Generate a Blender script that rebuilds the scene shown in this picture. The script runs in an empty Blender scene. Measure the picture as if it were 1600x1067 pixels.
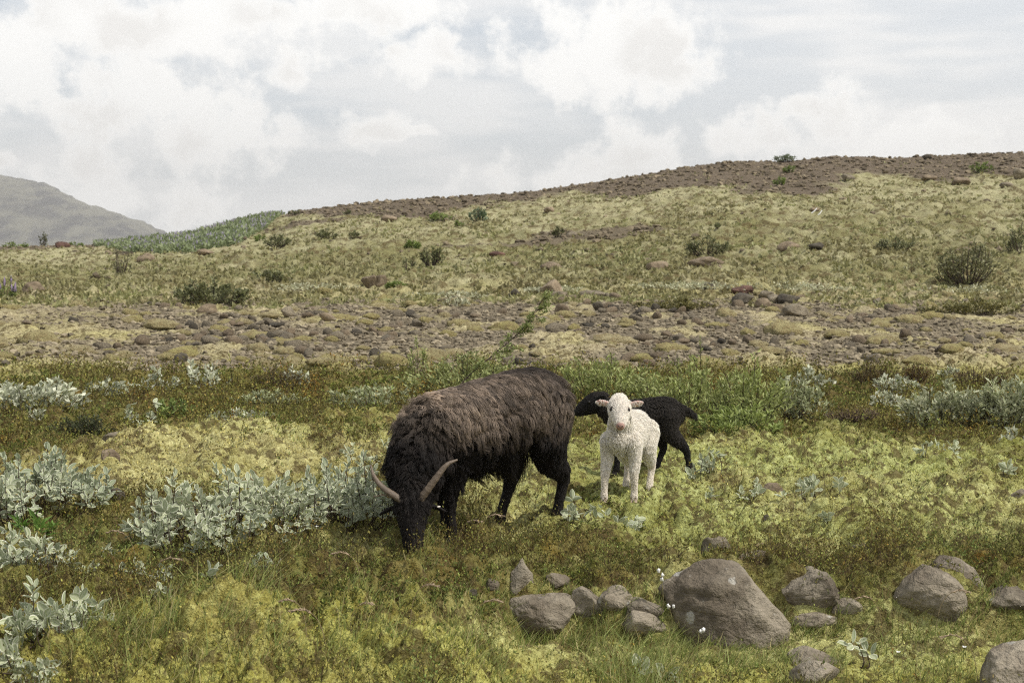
import bpy, bmesh, math, random
import numpy as np
from mathutils import Vector, Matrix, kdtree

RNG = np.random.default_rng(7)
random.seed(7)
SC = bpy.context.scene
COL = SC.collection
PI = math.pi

# ------------------------------------------------------------------ camera
CAM_H = 1.2
FPX = 2222.0                       # focal length in pixels of the 1600 px wide photograph
PITCH = math.atan(151.5 / FPX)     # camera tilted down a little
cam_d = bpy.data.cameras.new('camera')
cam_d.sensor_width = 36.0
cam_d.lens = 36.0 * FPX / 1600.0
cam_d.clip_start = 0.05
cam_d.clip_end = 20000.0
cam_d.dof.use_dof = True
cam_d.dof.focus_distance = 6.2
cam_d.dof.aperture_fstop = 9.0
cam = bpy.data.objects.new('camera', cam_d)
COL.objects.link(cam)
cam.location = (0, 0, CAM_H)
cam.rotation_euler = (PI / 2 - PITCH, 0, 0)
SC.camera = cam

# ------------------------------------------------------------------ light
SUN_ELEV, SUN_AZ = 54.0, 108.0      # azimuth: 0 = straight ahead (+Y), 90 = right (+X)
SUN_STRENGTH, SUN_ANGLE = 4.3, 3.0
EXPOSURE = 0.0
sun_d = bpy.data.lights.new('sun', 'SUN')
sun_d.energy = SUN_STRENGTH
sun_d.angle = math.radians(SUN_ANGLE)
sun_d.color = (1.0, 0.955, 0.885)
sun = bpy.data.objects.new('sun', sun_d)
COL.objects.link(sun)
_e, _a = math.radians(SUN_ELEV), math.radians(SUN_AZ)
sdir = Vector((math.sin(_a) * math.cos(_e), math.cos(_a) * math.cos(_e), math.sin(_e)))
sun.rotation_euler = sdir.to_track_quat('Z', 'Y').to_euler()
sun.location = sdir * 50

SC.view_settings.view_transform = 'Standard'
SC.view_settings.look = 'None'
SC.view_settings.gamma = 1.0
SC.view_settings.exposure = EXPOSURE
SC.view_settings.use_curve_mapping = False
SC.render.engine = 'CYCLES'
SC.cycles.use_denoising = False
SC.cycles.pixel_filter_type = 'BLACKMAN_HARRIS'
SC.cycles.filter_width = 1.15
SC.cycles.sample_clamp_indirect = 4.0
SC.cycles.max_bounces = 6
SC.cycles.diffuse_bounces = 3
SC.cycles.glossy_bounces = 2
SC.cycles.transmission_bounces = 3
SC.cycles.volume_bounces = 0
SC.cycles.transparent_max_bounces = 4
SC.cycles_curves.shape = 'THICK'
SC.cycles_curves.subdivisions = 2


class NT:
    """small helper round a node tree"""
    def __init__(self, tree):
        self.t = tree
        self.n = tree.nodes
        self.n.clear()

    def node(self, typ, **kw):
        nd = self.n.new(typ)
        for k, v in kw.items():
            setattr(nd, k, v)
        return nd

    def link(self, a, b):
        self.t.links.new(a, b)

    def put(self, sock, v):
        if isinstance(v, bpy.types.NodeSocket):
            self.t.links.new(v, sock)
        else:
            sock.default_value = v

    def math(self, op, a, b=None, c=None, clamp=False):
        nd = self.node('ShaderNodeMath', operation=op)
        nd.use_clamp = clamp
        self.put(nd.inputs[0], a)
        if b is not None:
            self.put(nd.inputs[1], b)
        if c is not None:
            self.put(nd.inputs[2], c)
        return nd.outputs[0]

    def vmath(self, op, a, b=None):
        nd = self.node('ShaderNodeVectorMath', operation=op)
        self.put(nd.inputs[0], a)
        if b is not None:
            self.put(nd.inputs[1], b)
        return nd.outputs['Value'] if op in ('LENGTH', 'DOT_PRODUCT', 'DISTANCE') else nd.outputs[0]

    def mix(self, fac, a, b, blend='MIX'):
        nd = self.node('ShaderNodeMix', data_type='RGBA', blend_type=blend)
        nd.clamp_factor = True
        self.put(nd.inputs[0], fac)
        self.put(nd.inputs[6], a)
        self.put(nd.inputs[7], b)
        return nd.outputs[2]

    def noise(self, vec, scale, detail=3.0, rough=0.55, out=0, dim='3D'):
        nd = self.node('ShaderNodeTexNoise', noise_dimensions=dim)
        if vec is not None:
            self.put(nd.inputs['Vector'], vec)
        nd.inputs['Scale'].default_value = scale
        nd.inputs['Detail'].default_value = detail
        nd.inputs['Roughness'].default_value = rough
        return nd.outputs[out]

    def ramp(self, fac, lo, hi, a=0.0, b=1.0, smooth=True):
        nd = self.node('ShaderNodeMapRange')
        nd.interpolation_type = 'SMOOTHSTEP' if smooth else 'LINEAR'
        self.put(nd.inputs[0], fac)
        nd.inputs[1].default_value = lo
        nd.inputs[2].default_value = hi
        nd.inputs[3].default_value = a
        nd.inputs[4].default_value = b
        return nd.outputs[0]


def c4(c):
    return (c[0], c[1], c[2], 1.0)


# ------------------------------------------------------------------ sky: daylight with broken cloud
world = bpy.data.worlds.new('World')
SC.world = world
world.use_nodes = True
world.cycles.sampling_method = 'MANUAL'
world.cycles.sample_map_resolution = 512


def build_sky():
    g = NT(world.node_tree)
    out = g.node('ShaderNodeOutputWorld')
    bg = g.node('ShaderNodeBackground')
    bg.inputs['Strength'].default_value = 0.1
    g.link(bg.outputs[0], out.inputs[0])
    sky = g.node('ShaderNodeTexSky', sky_type='NISHITA')
    sky.sun_disc = False
    sky.sun_elevation = math.radians(SUN_ELEV)
    sky.sun_rotation = math.radians(SUN_AZ)
    sky.air_density = 1.0
    sky.dust_density = 1.5
    tc = g.node('ShaderNodeTexCoord')
    sep = g.node('ShaderNodeSeparateXYZ')
    g.link(tc.outputs['Generated'], sep.inputs[0])
    az = g.math('ARCTAN2', sep.outputs[0], sep.outputs[1])
    el = g.math('ARCSINE', sep.outputs[2])
    cmb = g.node('ShaderNodeCombineXYZ')
    g.link(az, cmb.inputs[0]); g.link(el, cmb.inputs[1])
    P = cmb.outputs[0]
    # billowing edge: two scales of warp
    w1 = g.vmath('SUBTRACT', g.noise(P, 17.0, 1.5, 0.55, 1, '2D'), (0.5, 0.5, 0.5))
    s1 = g.node('ShaderNodeVectorMath', operation='SCALE'); g.link(w1, s1.inputs[0]); s1.inputs['Scale'].default_value = 0.035
    Q = g.vmath('ADD', P, s1.outputs[0])

    def pe(px, py):
        return ((px - 800) / FPX, (382 - py) / FPX)
    # cumulus heaps low over the hill (centre, half width, half height in px of the photograph)
    blobs = [(955, 80, 150, 88), (1040, 110, 85, 62), (870, 120, 70, 48),
             (1300, 195, 70, 62), (1200, 225, 80, 52), (1400, 240, 190, 42),
             (985, 250, 90, 55), (890, 285, 150, 40),
             (590, 212, 62, 32), (640, 222, 60, 12),
             (340, 205, 125, 72), (200, 165, 170, 70), (250, 55, 300, 70), (60, 110, 110, 70),
             (155, 268, 62, 38), (30, 268, 36, 14), (300, 330, 80, 45), (170, 320, 120, 32),
             (450, 115, 45, 40), (680, 90, 85, 34), (560, 30, 160, 36)]
    acc = None
    for (px, py, rx, ry) in blobs:
        cx, cy = pe(px, py)
        nd = g.node('ShaderNodeVectorMath', operation='MULTIPLY_ADD')
        g.link(Q, nd.inputs[0])
        nd.inputs[1].default_value = (FPX / rx, FPX / ry, 0)
        nd.inputs[2].default_value = (-cx * FPX / rx, -cy * FPX / ry, 0)
        f = g.vmath('LENGTH', nd.outputs[0])
        acc = f if acc is None else g.math('MINIMUM', acc, f)
    acc = g.math('SUBTRACT', 1.0, acc)
    bil = g.math('SUBTRACT', g.noise(P, 34.0, 5.0, 0.62, 0, '2D'), 0.5)
    acc = g.math('ADD', acc, g.math('MULTIPLY', bil, 2.3))
    heap = g.ramp(acc, -0.25, 0.50)
    # the same kind of cloud all round and overhead
    D = tc.outputs['Generated']
    mp = g.vmath('MULTIPLY', D, (1.0, 1.0, 2.2))
    gen = g.noise(mp, 2.6, 4.0, 0.56)
    outside = g.ramp(g.math('ABSOLUTE', az), 0.42, 0.62)
    outside = g.math('MAXIMUM', outside, g.ramp(el, 0.19, 0.30))
    gen_c = g.math('MULTIPLY', g.ramp(gen, 0.48, 0.64), outside)
    heap = g.math('MAXIMUM', heap, gen_c)
    # high thin veil, drawn out level
    vp = g.vmath('MULTIPLY', P, (2.2, 12.0, 1.0))
    veil = g.ramp(g.noise(vp, 2.1, 3.0, 0.6, 0, '2D'), 0.33, 0.66)
    vR = g.ramp(az, -0.02, 0.22)
    veil = g.math('ADD', g.math('MULTIPLY', veil, 0.75), g.math('MULTIPLY', vR, 0.30), clamp=True)
    low = g.ramp(el, 0.075, 0.0)
    veil = g.math('MAXIMUM', veil, g.math('MULTIPLY', low, 0.55))
    high = g.ramp(el, 0.20, 0.75)      # looking up one sees between the clouds
    veil = g.math('MULTIPLY', veil, g.ramp(el, 0.20, 0.75, 1.0, 0.35))
    blue = g.mix(g.math('SUBTRACT', 0.70, g.math('MULTIPLY', high, 0.55)), sky.outputs[0], (8.45, 8.95, 9.5, 1.0))
    c0 = g.mix(g.math('MULTIPLY', veil, 0.95), blue, (10.5, 10.45, 10.3, 1.0))
    # lit tops, greyer bellies: a real cloud's own tone from its thickness
    thick = g.ramp(acc, 0.2, 0.9)
    gn = g.ramp(g.noise(P, 13.0, 2.0, 0.5, 0, '2D'), 0.40, 0.62)
    tone = g.math('MULTIPLY', thick, gn)
    cc = g.mix(tone, (11.8, 11.7, 11.4, 1.0), (10.1, 9.9, 9.55, 1.0))
    g.link(g.mix(g.math('MULTIPLY', heap, 0.93), c0, cc), bg.inputs['Color'])


build_sky()

# ------------------------------------------------------------------ numpy noise
def _hash(ix, iy, iz, seed):
    h = (ix.astype(np.uint32) * np.uint32(374761393) + iy.astype(np.uint32) * np.uint32(668265263)
         + iz.astype(np.uint32) * np.uint32(2147483647) + np.uint32((seed * 974711 + 12345) & 0xffffffff))
    h = (h ^ (h >> np.uint32(13))) * np.uint32(1274126177)
    h = h ^ (h >> np.uint32(16))
    return h


def n2(x, y, seed=0):
    """gradient noise, about -0.7 .. 0.7"""
    x = np.asarray(x, float); y = np.asarray(y, float)
    fx, fy = np.floor(x), np.floor(y)
    ix, iy = fx.astype(np.int64), fy.astype(np.int64)
    u, v = x - fx, y - fy
    su = u * u * u * (u * (u * 6 - 15) + 10); sv = v * v * v * (v * (v * 6 - 15) + 10)
    z0 = np.zeros_like(ix)

    def g(i, j, a, b):
        h = _hash(i, j, z0, seed).astype(np.float64) * (2 * PI / 4294967296.0)
        return np.cos(h) * a + np.sin(h) * b
    a = g(ix, iy, u, v); b = g(ix + 1, iy, u - 1, v)
    c = g(ix, iy + 1, u, v - 1); d = g(ix + 1, iy + 1, u - 1, v - 1)
    return (a + (b - a) * su) * (1 - sv) + (c + (d - c) * su) * sv


def fbm(x, y, seed=0, oct=4, gain=0.5):
    s = 0.0; a = 1.0; t = 0.0
    for o in range(oct):
        s = s + a * n2(x * 2.03 ** o + 17.3 * o, y * 2.03 ** o - 9.1 * o, seed + o)
        t += a; a *= gain
    return s / t * 1.5


def n3(x, y, z, seed=0):
    """value noise -1 .. 1"""
    fx, fy, fz = np.floor(x), np.floor(y), np.floor(z)
    ix, iy, iz = fx.astype(np.int64), fy.astype(np.int64), fz.astype(np.int64)
    u, v, w = x - fx, y - fy, z - fz
    u = u * u * (3 - 2 * u); v = v * v * (3 - 2 * v); w = w * w * (3 - 2 * w)

    def h(a, b, c):
        return _hash(ix + a, iy + b, (iz + c) * 7919 + 31, seed).astype(np.float64) / 2147483648.0 - 1.0
    x00 = h(0, 0, 0) * (1 - u) + h(1, 0, 0) * u; x10 = h(0, 1, 0) * (1 - u) + h(1, 1, 0) * u
    x01 = h(0, 0, 1) * (1 - u) + h(1, 0, 1) * u; x11 = h(0, 1, 1) * (1 - u) + h(1, 1, 1) * u
    return (x00 * (1 - v) + x10 * v) * (1 - w) + (x01 * (1 - v) + x11 * v) * w


def sstep(a, b, x):
    t = np.clip((x - a) / (b - a), 0, 1)
    return t * t * (3 - 2 * t)


def lerp(a, b, t):
    t = np.asarray(t)[..., None]          # colours
    return a + (b - a) * t


# ------------------------------------------------------------------ terrain height
RIDGE_D = 58.0
RT = np.array([(-400, 380), (0, 386), (190, 384), (300, 372), (380, 350), (430, 341), (470, 329), (600, 315), (800, 303), (900, 290), (1000, 274),
               (1130, 254), (1225, 253), (1300, 246), (1400, 248), (1500, 243), (1600, 240), (2000, 232)], float)


def macro(x, y):
    x = np.asarray(x, float); y = np.asarray(y, float)
    d = np.maximum(y, 1.0)
    u = np.clip(x / d, -0.9, 0.9)
    z = 0.30 * sstep(10.5, 24, d)
    zr = CAM_H + (382 - np.interp(u * FPX + 800, RT[:, 0], RT[:, 1])) / FPX * RIDGE_D
    zr = zr + 0.05
    up = 0.30 + (zr - 0.30) * (d - 24) / (RIDGE_D - 24)
    down = zr - (d - RIDGE_D) * 0.12
    k = 0.35
    hh = np.clip(0.5 + 0.5 * (down - up) / k, 0, 1)
    hill = down * (1 - hh) + up * hh - k * hh * (1 - hh)
    hill = np.maximum(hill, -18.0)
    b = sstep(22, 27, d)
    z = z * (1 - b) + hill * b
    # gentle swells
    z = z + 0.05 * fbm(x * 0.35, y * 0.35, 3, 2) * sstep(2, 5, d) * (1 - sstep(60, 120, d))
    # low hummock left of the ewe
    z = z + 0.10 * np.exp(-(((x + 1.55) / 1.0) ** 2 + ((y - 8.0) / 0.7) ** 2))
    # little stony hollow along the right foreground
    s = sstep(-0.22, 0.12, x)
    ye = 4.93 + 0.10 * n2(x * 1.7, x * 0 + 2.2, 5) + 0.05 * n2(x * 5.0, x * 0 + 7.2, 6)
    z = z - 0.16 * s * (1 - sstep(ye - 0.10, ye + 0.02, d))
    return z


def ray(px, py):
    v = Vector(((px - 800) / FPX, -(py - 533.5) / FPX, -1.0))
    R = Matrix.Rotation(PI / 2 - PITCH, 3, 'X')
    return R @ v


def hit(px, py):
    """where the sight line through a pixel of the photograph meets the ground"""
    r = ray(px, py)
    t = np.geomspace(2.2, 120, 1600)
    X, Y, Z = r.x * t, r.y * t, CAM_H + r.z * t
    below = Z <= macro(X, Y)
    i = int(np.argmax(below)) if below.any() else int(np.argmin(Z - macro(X, Y)))
    i = max(i, 1)
    a, b = t[i - 1], t[i]
    for _ in range(12):
        m = 0.5 * (a + b)
        if CAM_H + r.z * m <= float(macro(r.x * m, r.y * m)):
            b = m
        else:
            a = m
    return np.array([r.x * b, r.y * b, float(macro(r.x * b, r.y * b))])


class Zone:
    """an uneven patch of ground, given by where it is seen"""
    def __init__(self, px, py, rx, y0, y1):
        a, b = hit(px, y0), hit(px, y1)       # far and near end
        c = hit(px, py)
        self.cx, self.cy = c[0], 0.5 * (a[1] + b[1])
        self.rx = rx * c[1] / FPX
        self.ry = max(0.5 * (a[1] - b[1]), 0.05)

    def f(self, x, y, wob):
        q = np.sqrt(((x - self.cx) / self.rx) ** 2 + ((y - self.cy) / self.ry) ** 2)
        return 1 - sstep(0.6, 1.25, q + wob)


HEATH = [Zone(180, 620, 320, 560, 690), Zone(480, 640, 220, 572, 672), Zone(700, 600, 260, 565, 660), Zone(1000, 640, 260, 560, 690), Zone(1350, 640, 320, 575, 700),
         Zone(690, 800, 130, 690, 905), Zone(200, 930, 420, 860, 1000), Zone(600, 930, 240, 880, 985), Zone(60, 690, 90, 640, 740),
         Zone(1560, 650, 120, 560, 730), Zone(230, 800, 180, 770, 880), Zone(520, 690, 60, 660, 720), Zone(860, 880, 180, 840, 930), Zone(1340, 900, 260, 872, 935), Zone(1540, 880, 90, 850, 915)]
MOSS = [Zone(330, 720, 250, 672, 775), Zone(1280, 780, 380, 690, 860), Zone(1520, 800, 160, 740, 870), Zone(800, 790, 90, 730, 850), Zone(1200, 720, 160, 690, 790),
        Zone(640, 1040, 260, 1000, 1075), Zone(380, 1000, 90, 965, 1040), Zone(1250, 1040, 300, 980, 1075), Zone(900, 1040, 260, 1000, 1075)]


def zones(x, y):
    """weights of heath, gravel, scree, and moss tone at ground points"""
    d = y
    w1 = 0.55 * fbm(x * 1.6, y * 1.1, 21, 4)
    heath = np.zeros_like(x); moss = np.zeros_like(x)
    k = (y > 2.0) & (y < 15.0)
    if k.any():
        xs, ys, a1 = x[k], y[k], w1[k]
        a2 = 0.5 * fbm(xs * 4.1, ys * 3.3, 22, 3)
        hs = np.zeros_like(xs); ms = np.zeros_like(xs)
        for z in HEATH:
            hs = np.maximum(hs, z.f(xs, ys, a1 + 0.4 * a2))
        for z in MOSS:
            ms = np.maximum(ms, z.f(xs, ys, a1))
        a3 = fbm(xs * 2.4, ys * 1.8, 23, 3)
        hs = np.clip(0.92 * hs + 1.3 * a2 + 0.75 * a3 - 0.75 * ms + 0.06, 0, 1)
        heath[k] = hs * (1 - sstep(12.0, 13.6, ys + 1.2 * a1)); moss[k] = ms
    u = x / np.maximum(d, 1) * FPX + 800
    # strip of stones across the middle
    g = sstep(12.6, 14.6, d + 4.0 * w1 + 1.2 * fbm(x * 0.5, y * 0.2, 33, 2)) * (1 - sstep(20.5, 25.5, d + 6.0 * w1))
    gl = sstep(-60, 300, u + 120 * w1) * (1 - 0.55 * sstep(1420, 1580, u))
    patch = sstep(-0.22, 0.20, fbm(x * 1.0, y * 0.50, 31, 4) + 0.13)
    gravel = np.clip(g * (0.25 + 0.75 * gl) * (0.12 + 0.95 * patch), 0, 1)
    # bare scree under the crest
    t = (d - 24) / (RIDGE_D - 24)
    lim = np.interp(u, [-300, 150, 260, 420, 480, 700, 1000, 1250, 1700], [0.86, 0.80, 1.05, 1.00, 0.70, 0.72, 0.66, 0.62, 0.66])
    streak = 0.36 * fbm(x * 0.26, y * 0.05, 41, 3) + 0.16 * fbm(x * 0.9, y * 0.22, 42, 4)
    scree = sstep(lim - 0.05, lim + 0.05, t + streak) * (1 - sstep(120, 200, d))
    extra = sstep(0.30, 0.42, fbm(x * 0.22, y * 0.16, 43, 4)) * sstep(0.15, 0.3, t) * 0.9
    scree = np.clip(np.maximum(scree, extra), 0, 1)
    return heath, gravel, scree, moss


def puff(x, y, s, seed):
    wx = 0.45 * n2(x * s * 0.8, y * s * 0.8, seed + 50); wy = 0.45 * n2(x * s * 0.8 + 9, y * s * 0.8 + 4, seed + 51)
    return np.abs(n2(x * s + wx, y * s + wy, seed)) ** 0.75 * 1.6


def relief(x, y, zn=None):
    d = y
    heath, gravel, scree, moss = zn if zn is not None else zones(x, y)
    h = np.zeros_like(x)
    k = (y > 1.5) & (y < 26)
    if k.any():
        xs, ys = x[k], y[k]
        near = 1 - sstep(14, 26, ys)
        front = 1 + 0.5 * (1 - sstep(4.3, 5.2, ys))
        v = 0.105 * (puff(xs, ys, 1.7, 61) - 0.45) * sstep(3.0, 3.6, ys) + (0.095 - 0.04 * sstep(4.8, 5.6, ys)) * (puff(xs, ys, 4.6, 62) - 0.45)
        v = v + (0.052 * puff(xs, ys, 11.0, 63) + 0.020 * puff(xs, ys, 26.0, 64)) * near * front
        hol = sstep(-0.22, 0.12, xs) * (1 - sstep(4.85, 5.1, ys))
        h[k] = (v * (1 - 0.55 * hol) - 0.01 * hol) * (1 - 0.75 * gravel[k]) * near
    k = (y > 13) & (y < 110)
    if k.any():
        xs, ys = x[k], y[k]
        far = sstep(13, 24, ys) * (1 - sstep(75, 110, ys))
        hf = 0.10 * (puff(xs, ys * 0.8, 0.75, 65) - 0.45) + 0.13 * (puff(xs, ys * 0.7, 1.9, 66) - 0.45) + 0.14 * (puff(xs, ys * 0.7, 4.2, 69) - 0.45)
        h[k] += hf * far * (1 - 0.8 * scree[k]) * (1 - 0.85 * gravel[k]) * 0.8 + gravel[k] * 0.02 * fbm(xs * 3, ys * 3, 67, 3) + scree[k] * 0.08 * fbm(xs * 1.3, ys * 1.3, 68, 3)
    return h


def ground_z(x, y):
    x = np.atleast_1d(np.asarray(x, float)); y = np.atleast_1d(np.asarray(y, float))
    return macro(x, y) + relief(x, y)


def gz(x, y):
    return float(ground_z(x, y)[0])


def at(px, py):
    p = hit(px, py)
    p[2] = gz(p[0], p[1])
    return p


# ------------------------------------------------------------------ mesh helpers
def mesh_np(name, V, F, attrs=None, mat=None, smooth=True):
    """V (n,3); F (m,3) or (m,4); attrs {name: (n,) or (n,3)} on points"""
    V = np.ascontiguousarray(V, np.float32); F = np.ascontiguousarray(F, np.int32)
    me = bpy.data.meshes.new(name)
    k = F.shape[1]
    me.vertices.add(len(V)); me.vertices.foreach_set('co', V.ravel())
    me.loops.add(F.size); me.loops.foreach_set('vertex_index', F.ravel())
    me.polygons.add(len(F))
    me.polygons.foreach_set('loop_start', np.arange(0, F.size, k, dtype=np.int32))
    me.polygons.foreach_set('use_smooth', np.full(len(F), smooth, bool))
    me.update(calc_edges=True)
    for an, av in (attrs or {}).items():
        av = np.asarray(av, np.float32)
        if av.ndim == 1:
            a = me.attributes.new(an, 'FLOAT', 'POINT'); a.data.foreach_set('value', av)
        else:
            a = me.attributes.new(an, 'FLOAT_COLOR', 'POINT')
            cc = np.ones((len(av), 4), np.float32); cc[:, :3] = av
            a.data.foreach_set('color', cc.ravel())
    if mat:
        me.materials.append(mat)
    return me


def link(name, data, parent=None, loc=None):
    o = bpy.data.objects.new(name, data)
    COL.objects.link(o)
    if parent is not None:
        o.parent = parent
    if loc is not None:
        o.location = loc
    return o


def tag(o, label, cat=None, group=None, kind=None):
    if label:
        o['label'] = label
    if cat:
        o['category'] = cat
    if group:
        o['group'] = group
    if kind:
        o['kind'] = kind
    return o


def empty(name, loc, rz=0.0):
    o = link(name, None)
    o.empty_display_size = 0.1
    o.location = loc
    o.rotation_euler = (0, 0, rz)
    return o


class Acc:
    """collects pieces of one mesh"""
    def __init__(self):
        self.V = []; self.F = []; self.C = []; self.n = 0

    def add(self, V, F, C=None):
        V = np.asarray(V, float); F = np.asarray(F, int)
        self.V.append(V); self.F.append(F + self.n)
        if C is not None:
            C = np.asarray(C, float)
            if C.ndim == 1:
                C = np.repeat(C[None], len(V), 0)
            self.C.append(C)
        self.n += len(V)

    def mesh(self, name, mat, smooth=True, extra=None):
        at_ = {'tint': np.vstack(self.C)} if self.C else {}
        return mesh_np(name, np.vstack(self.V), np.vstack(self.F), at_, mat, smooth)


def unit(v):
    v = np.asarray(v, float)
    return v / np.maximum(np.linalg.norm(v, axis=-1, keepdims=True), 1e-9)


def tube_mesh(P, R, seg=6, ref=(0, 0, 1)):
    """quads round a polyline; R (n,) or (n,2)"""
    P = np.asarray(P, float); R = np.asarray(R, float)
    if R.ndim == 1:
        R = np.stack([R, R], 1)
    T = unit(np.gradient(P, axis=0))
    ref = np.asarray(ref, float)
    S = np.cross(T, ref)
    bad = np.linalg.norm(S, axis=1) < 0.15
    S[bad] = np.cross(T[bad], np.array([0.31, 0.9, 0.2]))
    S = unit(S); B = np.cross(S, T)
    a = np.arange(seg) * 2 * PI / seg
    V = (P[:, None] + S[:, None] * (R[:, 0, None, None] * np.cos(a)[None, :, None]) + B[:, None] * (R[:, 1, None, None] * np.sin(a)[None, :, None])).reshape(-1, 3)
    n = len(P)
    i = np.arange(n - 1)[:, None] * seg; j = np.arange(seg)[None]; j2 = (j + 1) % seg
    F = np.stack([i + j, i + j2, i + seg + j2, i + seg + j], -1).reshape(-1, 4)
    return V, F


def spline(P, m=5):
    """Catmull-Rom through rows of P"""
    P = np.asarray(P, float)
    Q = np.vstack([2 * P[0] - P[1], P, 2 * P[-1] - P[-2]])
    out = []
    for i in range(1, len(Q) - 2):
        for k in range(m):
            t = k / m
            a, b, c, d = Q[i - 1], Q[i], Q[i + 1], Q[i + 2]
            out.append(0.5 * (2 * b + (c - a) * t + (2 * a - 5 * b + 4 * c - d) * t * t + (3 * b - a - 3 * c + d) * t ** 3))
    out.append(P[-1])
    return np.array(out)


_ico_cache = {}


def ico(sub):
    if sub not in _ico_cache:
        bm = bmesh.new()
        bmesh.ops.create_icosphere(bm, subdivisions=sub, radius=1.0)
        bm.verts.ensure_lookup_table()
        V = np.array([v.co[:] for v in bm.verts]); F = np.array([[v.index for v in f.verts] for f in bm.faces])
        bm.free()
        _ico_cache[sub] = (V, F)
    return _ico_cache[sub]


# ------------------------------------------------------------------ materials
def new_mat(name):
    m = bpy.data.materials.new(name)
    m.use_nodes = True
    g = NT(m.node_tree)
    out = g.node('ShaderNodeOutputMaterial')
    return m, g, out


def principled(g, out, col, rough=0.9, spec=0.2, normal=None, sheen=0.0):
    b = g.node('ShaderNodeBsdfPrincipled')
    g.put(b.inputs['Base Color'], col)
    g.put(b.inputs['Roughness'], rough)
    b.inputs['Specular IOR Level'].default_value = spec
    if sheen:
        b.inputs['Sheen Weight'].default_value = sheen
    if normal is not None:
        g.link(normal, b.inputs['Normal'])
    g.link(b.outputs[0], out.inputs[0])
    return b


def bump(g, h, strength, dist):
    b = g.node('ShaderNodeBump')
    g.put(b.inputs['Height'], h)
    b.inputs['Strength'].default_value = strength
    b.inputs['Distance'].default_value = dist
    return b.outputs[0]


def attr(g, name):
    a = g.node('ShaderNodeAttribute')
    a.attribute_name = name
    return a


def mat_ground(name, grainy):
    m, g, out = new_mat(name)
    tc = g.node('ShaderNodeTexCoord')
    P = tc.outputs['Object']
    base = attr(g, 'tint').outputs['Color']
    n_mid = g.noise(P, 38.0, 4.0, 0.65)
    n_fine = g.noise(P, 170.0, 3.0, 0.7)
    sp = g.node('ShaderNodeSeparateXYZ'); g.link(P, sp.inputs[0])
    far = g.ramp(sp.outputs[1], 13.0, 26.0)
    n_big = g.noise(P, 11.0, 4.0, 0.70)
    n_hill = g.noise(g.vmath('MULTIPLY', P, (1.0, 0.50, 1.0)), 3.4, 6.0, 0.78)
    fl = g.math('ADD', g.math('MULTIPLY', n_big, g.math('SUBTRACT', 1.0, far)), g.math('MULTIPLY', n_hill, far))
    base = g.mix(g.ramp(fl, 0.51, 0.42, 0.0, 0.0 if grainy else 0.82), base, (0.10, 0.072, 0.030, 1.0))
    k = g.math('ADD', g.ramp(n_mid, 0.30, 0.70, 0.52, 1.46, False), g.ramp(n_fine, 0.28, 0.72, -0.36, 0.36, False))
    hs = g.node('ShaderNodeHueSaturation')
    g.put(hs.inputs['Color'], base)
    g.put(hs.inputs['Value'], k)
    g.put(hs.inputs['Hue'], g.ramp(n_mid, 0.3, 0.7, 0.490, 0.510, False))
    g.put(hs.inputs['Saturation'], g.ramp(n_mid, 0.3, 0.7, 1.12, 0.9, False))
    h = g.math('ADD', g.math('MULTIPLY', n_mid, 1.0), g.math('MULTIPLY', n_fine, 0.45))
    if grainy:
        v = g.node('ShaderNodeTexVoronoi'); g.link(P, v.inputs['Vector']); v.inputs['Scale'].default_value = 16.0
        h = g.math('ADD', h, g.math('MULTIPLY', v.outputs['Distance'], -0.9))
    principled(g, out, hs.outputs[0], 0.95, 0.12, bump(g, h, 0.85, 0.035))
    return m


def mat_leafy(name, transl=0.25, rough=0.6, spec=0.3, obj_random=0.0, rim=None):
    """leaf or blade: colour from the 'tint' attribute, a little light shining through"""
    m, g, out = new_mat(name)
    col = attr(g, 'tint').outputs['Color']
    if obj_random:
        oi = g.node('ShaderNodeObjectInfo')
        hs = g.node('ShaderNodeHueSaturation')
        g.put(hs.inputs['Color'], col)
        g.put(hs.inputs['Value'], g.ramp(oi.outputs['Random'], 0, 1, 1 - obj_random, 1 + obj_random, False))
        g.put(hs.inputs['Hue'], g.ramp(oi.outputs['Random'], 0, 1, 0.512, 0.49, False))
        col = hs.outputs[0]
    b = g.node('ShaderNodeBsdfPrincipled')
    g.link(col, b.inputs['Base Color'])
    b.inputs['Roughness'].default_value = rough
    b.inputs['Specular IOR Level'].default_value = spec
    t = g.node('ShaderNodeBsdfTranslucent')
    g.link(col, t.inputs['Color'])
    ms = g.node('ShaderNodeMixShader')
    ms.inputs[0].default_value = transl
    g.link(b.outputs[0], ms.inputs[1]); g.link(t.outputs[0], ms.inputs[2])
    g.link(ms.outputs[0], out.inputs[0])
    return m


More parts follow.
